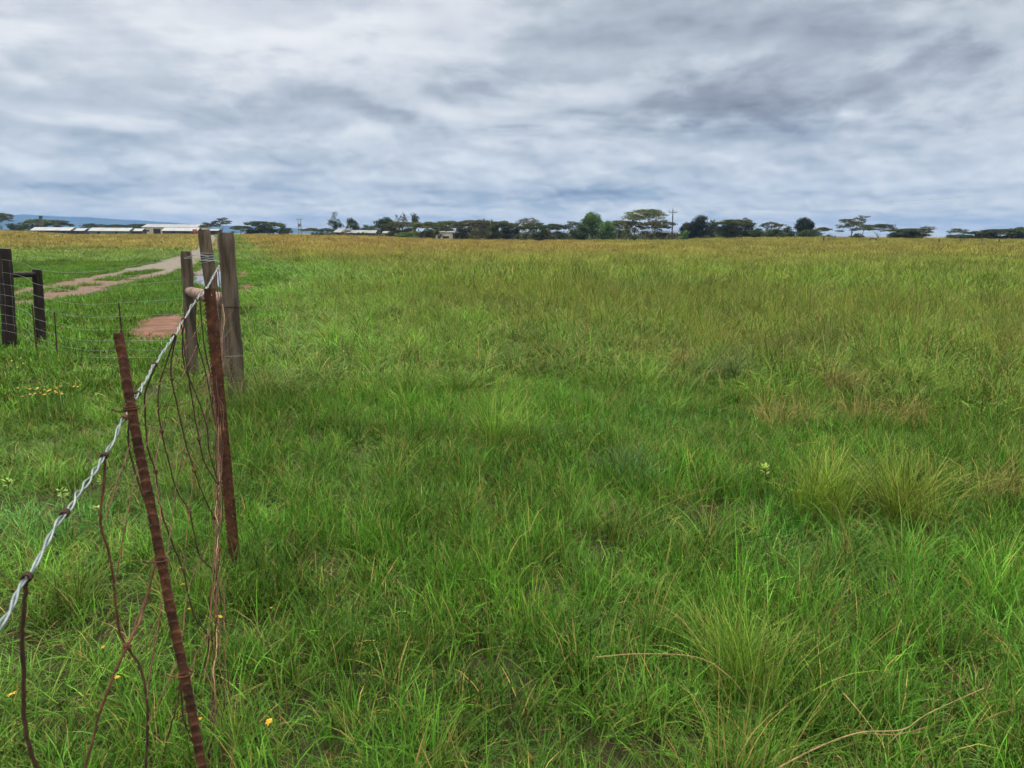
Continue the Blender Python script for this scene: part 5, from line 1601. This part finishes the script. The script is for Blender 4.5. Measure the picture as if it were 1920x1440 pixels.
# rows of low cumulus near the horizon
gE = t.m('MULTIPLY', t.m('LOGARITHM', t.m('ADD', zc, .045), 2.718), 2.6)
c2 = t.n('ShaderNodeCombineXYZ'); t.l(t.m('MULTIPLY', az, 10.0), c2.inputs[0]); t.l(gE, c2.inputs[1]); c2.inputs[2].default_value = 1.3
def billow(vec, sc):
    """heaped cloud: rounded cells in several sizes"""
    v = t.n('ShaderNodeTexVoronoi', feature='SMOOTH_F1', voronoi_dimensions='2D', normalize=True)
    t.l(vec, v.inputs['Vector']); v.inputs['Scale'].default_value = sc; v.inputs['Detail'].default_value = 2.0; v.inputs['Roughness'].default_value = .55
    v.inputs['Lacunarity'].default_value = 2.3; v.inputs['Smoothness'].default_value = .55
    return t.m('SUBTRACT', 1.0, v.outputs['Distance'])


wb = t.noise(c2.outputs[0], 2.2, 3, .55, out='Color', dim='2D')
c2w = t.vm('ADD', c2.outputs[0], t.vm('SCALE', t.vm('SUBTRACT', wb, (.5, .5, .5)), scale=.34))
n3 = billow(c2w, .78); n3u = billow(t.vm('ADD', c2w, (.04, .15, 0)), .78)
c3 = t.n('ShaderNodeCombineXYZ'); t.l(t.m('MULTIPLY', az, 9.0), c3.inputs[0]); t.l(t.m('MULTIPLY', zc, 22.0), c3.inputs[1])
wa = t.noise(c3.outputs[0], 1.3, 3, .6, out='Color', dim='2D')
ws = t.n('ShaderNodeSeparateXYZ'); t.l(t.vm('SUBTRACT', wa, (.5, .5, .5)), ws.inputs[0])
azw = t.m('ADD', az, t.m('MULTIPLY', ws.outputs[0], .22)); elw = t.m('ADD', zc, t.m('MULTIPLY', ws.outputs[1], .055))


cae = t.n('ShaderNodeCombineXYZ'); t.l(azw, cae.inputs[0]); t.l(elw, cae.inputs[1]); AE = cae.outputs[0]


def blob(acc, u, v, su, sv, amp):
    d = ray(u, v).normalized(); a0 = math.atan2(d.x, d.y); e0 = d.z
    q = t.n('ShaderNodeVectorMath', operation='MULTIPLY_ADD'); t.l(AE, q.inputs[0])
    q.inputs[1].default_value = (F / su, F / sv, 0); q.inputs[2].default_value = (-a0 * F / su, -e0 * F / sv, 0)
    dt = t.n('ShaderNodeVectorMath', operation='DOT_PRODUCT'); t.l(q.outputs[0], dt.inputs[0]); t.l(q.outputs[0], dt.inputs[1])
    return t.m('MULTIPLY_ADD', t.m('POWER', .36788, dt.outputs['Value']), amp, acc)


lowf = t.m('SUBTRACT', 1.0, t.sstep(Z, .05, .15))
puff = t.sstep(t.m('ADD', n2, t.m('MULTIPLY', t.m('SUBTRACT', n1, .5), .5)), .43, .60)
hi = t.m('ADD', t.m('MULTIPLY', t.m('SUBTRACT', n1, .5), .26), t.m('MULTIPLY', t.m('SUBTRACT', puff, .5), .10))
hi = t.m('ADD', hi, t.m('MULTIPLY', t.m('SUBTRACT', n2, n2u), .58))
lo = t.m('ADD', t.m('MULTIPLY', t.m('SUBTRACT', n3, .56), .62), t.m('MULTIPLY', t.m('SUBTRACT', n3, n3u), .80))
dens = t.m('ADD', t.m('MULTIPLY', hi, t.m('SUBTRACT', 1.0, t.m('MULTIPLY', lowf, .75))), t.m('MULTIPLY', lo, t.m('ADD', .18, t.m('MULTIPLY', lowf, .70))))
dens = t.m('ADD', dens, .575)
for bb in (
        (200, 20, 520, 110, .15), (600, 50, 420, 80, .06), (345, 318, 80, 14, .16), (1262, 240, 75, 13, .13), (430, 374, 130, 7, .07), (1590, 225, 60, 14, .12),
        (1480, 208, 110, 22, -.15), (1260, 172, 260, 50, -.075), (130, 285, 50, 18, -.06), (1040, 368, 260, 20, -.13), (1820, 40, 420, 90, -.065),
        (1180, 403, 220, 7, .14), (500, 398, 340, 8, .11), (1700, 428, 240, 8, .09), (1760, 330, 260, 40, .05), (1540, 130, 200, 26, .04),
        (700, 180, 320, 50, -.04), (100, 345, 160, 16, -.05), (1000, 325, 160, 24, .04), (700, 345, 260, 14, -.03)):
    dens = blob(dens, *bb)
col = t.ramp(dens, [(.10, (.165, .18, .21)), (.25, (.25, .27, .32)), (.36, (.345, .375, .435)), (.46, (.455, .503, .565)), (.54, (.55, .603, .66)), (.64, (.675, .715, .77)), (.78, (.85, .875, .90)), (.92, (.94, .95, .96))])
# bluer bases low down, a pale gap along the very horizon
hb = t.m('MULTIPLY', t.m('SUBTRACT', 1.0, t.sstep(Z, .06, .17)), t.sstep(Z, .01, .05))
blu = t.ramp(dens, [(.42, (.86, .96, 1.05)), (.60, (.97, 1.0, 1.01))])
col = t.mix(t.m('MULTIPLY', hb, .9), col, t.mix(1.0, col, blu, 'MULTIPLY'))
pale = t.m('SUBTRACT', 1.0, t.sstep(Z, .005, .055))
col = t.mix(pale, col, t.mix(1.0, col, (1.78, 1.64, 1.30), 'MULTIPLY'))
# overcast sky brightens towards the zenith, where the cloud is neutral white
zs = t.sstep(Z, .27, .95)
col = t.mix(t.sstep(Z, .25, .6), col, t.mix(1.0, col, (1.10, 1.02, .88), 'MULTIPLY'))
col = t.vm('SCALE', col, scale=t.m('MULTIPLY', t.m('ADD', 1.0, t.m('MULTIPLY', zs, 4.2)), 9.8))
col = t.mix(.06, col, sky.outputs[0])          # a little of the clear sky through the cloud
t.l(col, bg.inputs[0]); bg.inputs[1].default_value = .1
try:
    w.cycles.sampling_method = 'MANUAL'; w.cycles.sample_map_resolution = 512
except Exception: pass

sl = bpy.data.lights.new('sun', 'SUN'); sl.energy = 1.8; sl.angle = R(22); sl.color = (1, .965, .90)
so = bpy.data.objects.new('sun', sl); COL.objects.link(so)
sd = Vector((math.sin(SUN_AZ) * math.cos(SUN_EL), math.cos(SUN_AZ) * math.cos(SUN_EL), math.sin(SUN_EL)))
so.rotation_euler = sd.to_track_quat('Z', 'Y').to_euler()

HAZE = 1.25e-4
if HAZE:
    hm = bpy.data.materials.new('haze'); hm.use_nodes = True; q = NT(hm.node_tree)
    hm.node_tree.nodes.remove(hm.node_tree.nodes['Principled BSDF'])
    pv = q.n('ShaderNodeVolumePrincipled'); pv.inputs['Color'].default_value = (.13, .29, .64, 1); pv.inputs['Density'].default_value = HAZE; pv.inputs['Anisotropy'].default_value = .1
    q.l(pv.outputs[0], hm.node_tree.nodes['Material Output'].inputs['Volume'])
    try: hm.cycles.homogeneous_volume = True
    except Exception: pass
    bm_ = MB(); bm_.box((0, 0, 103), (20400, 20400, 216)); o = bm_.build('haze', hm, smooth=False)
    tag(o, 'thin blue air between the field and the far ridge', 'haze', kind='stuff')

S.render.engine = 'CYCLES'
S.cycles.max_bounces = 4; S.cycles.diffuse_bounces = 2; S.cycles.glossy_bounces = 2; S.cycles.transmission_bounces = 2; S.cycles.volume_bounces = 1; S.cycles.transparent_max_bounces = 4
S.cycles.use_denoising = True; S.cycles.use_adaptive_sampling = True; S.cycles.adaptive_threshold = .03; S.cycles.adaptive_min_samples = 10
S.view_settings.view_transform = 'Standard'; S.view_settings.look = 'None'; S.view_settings.exposure = 0.0; S.view_settings.gamma = 1
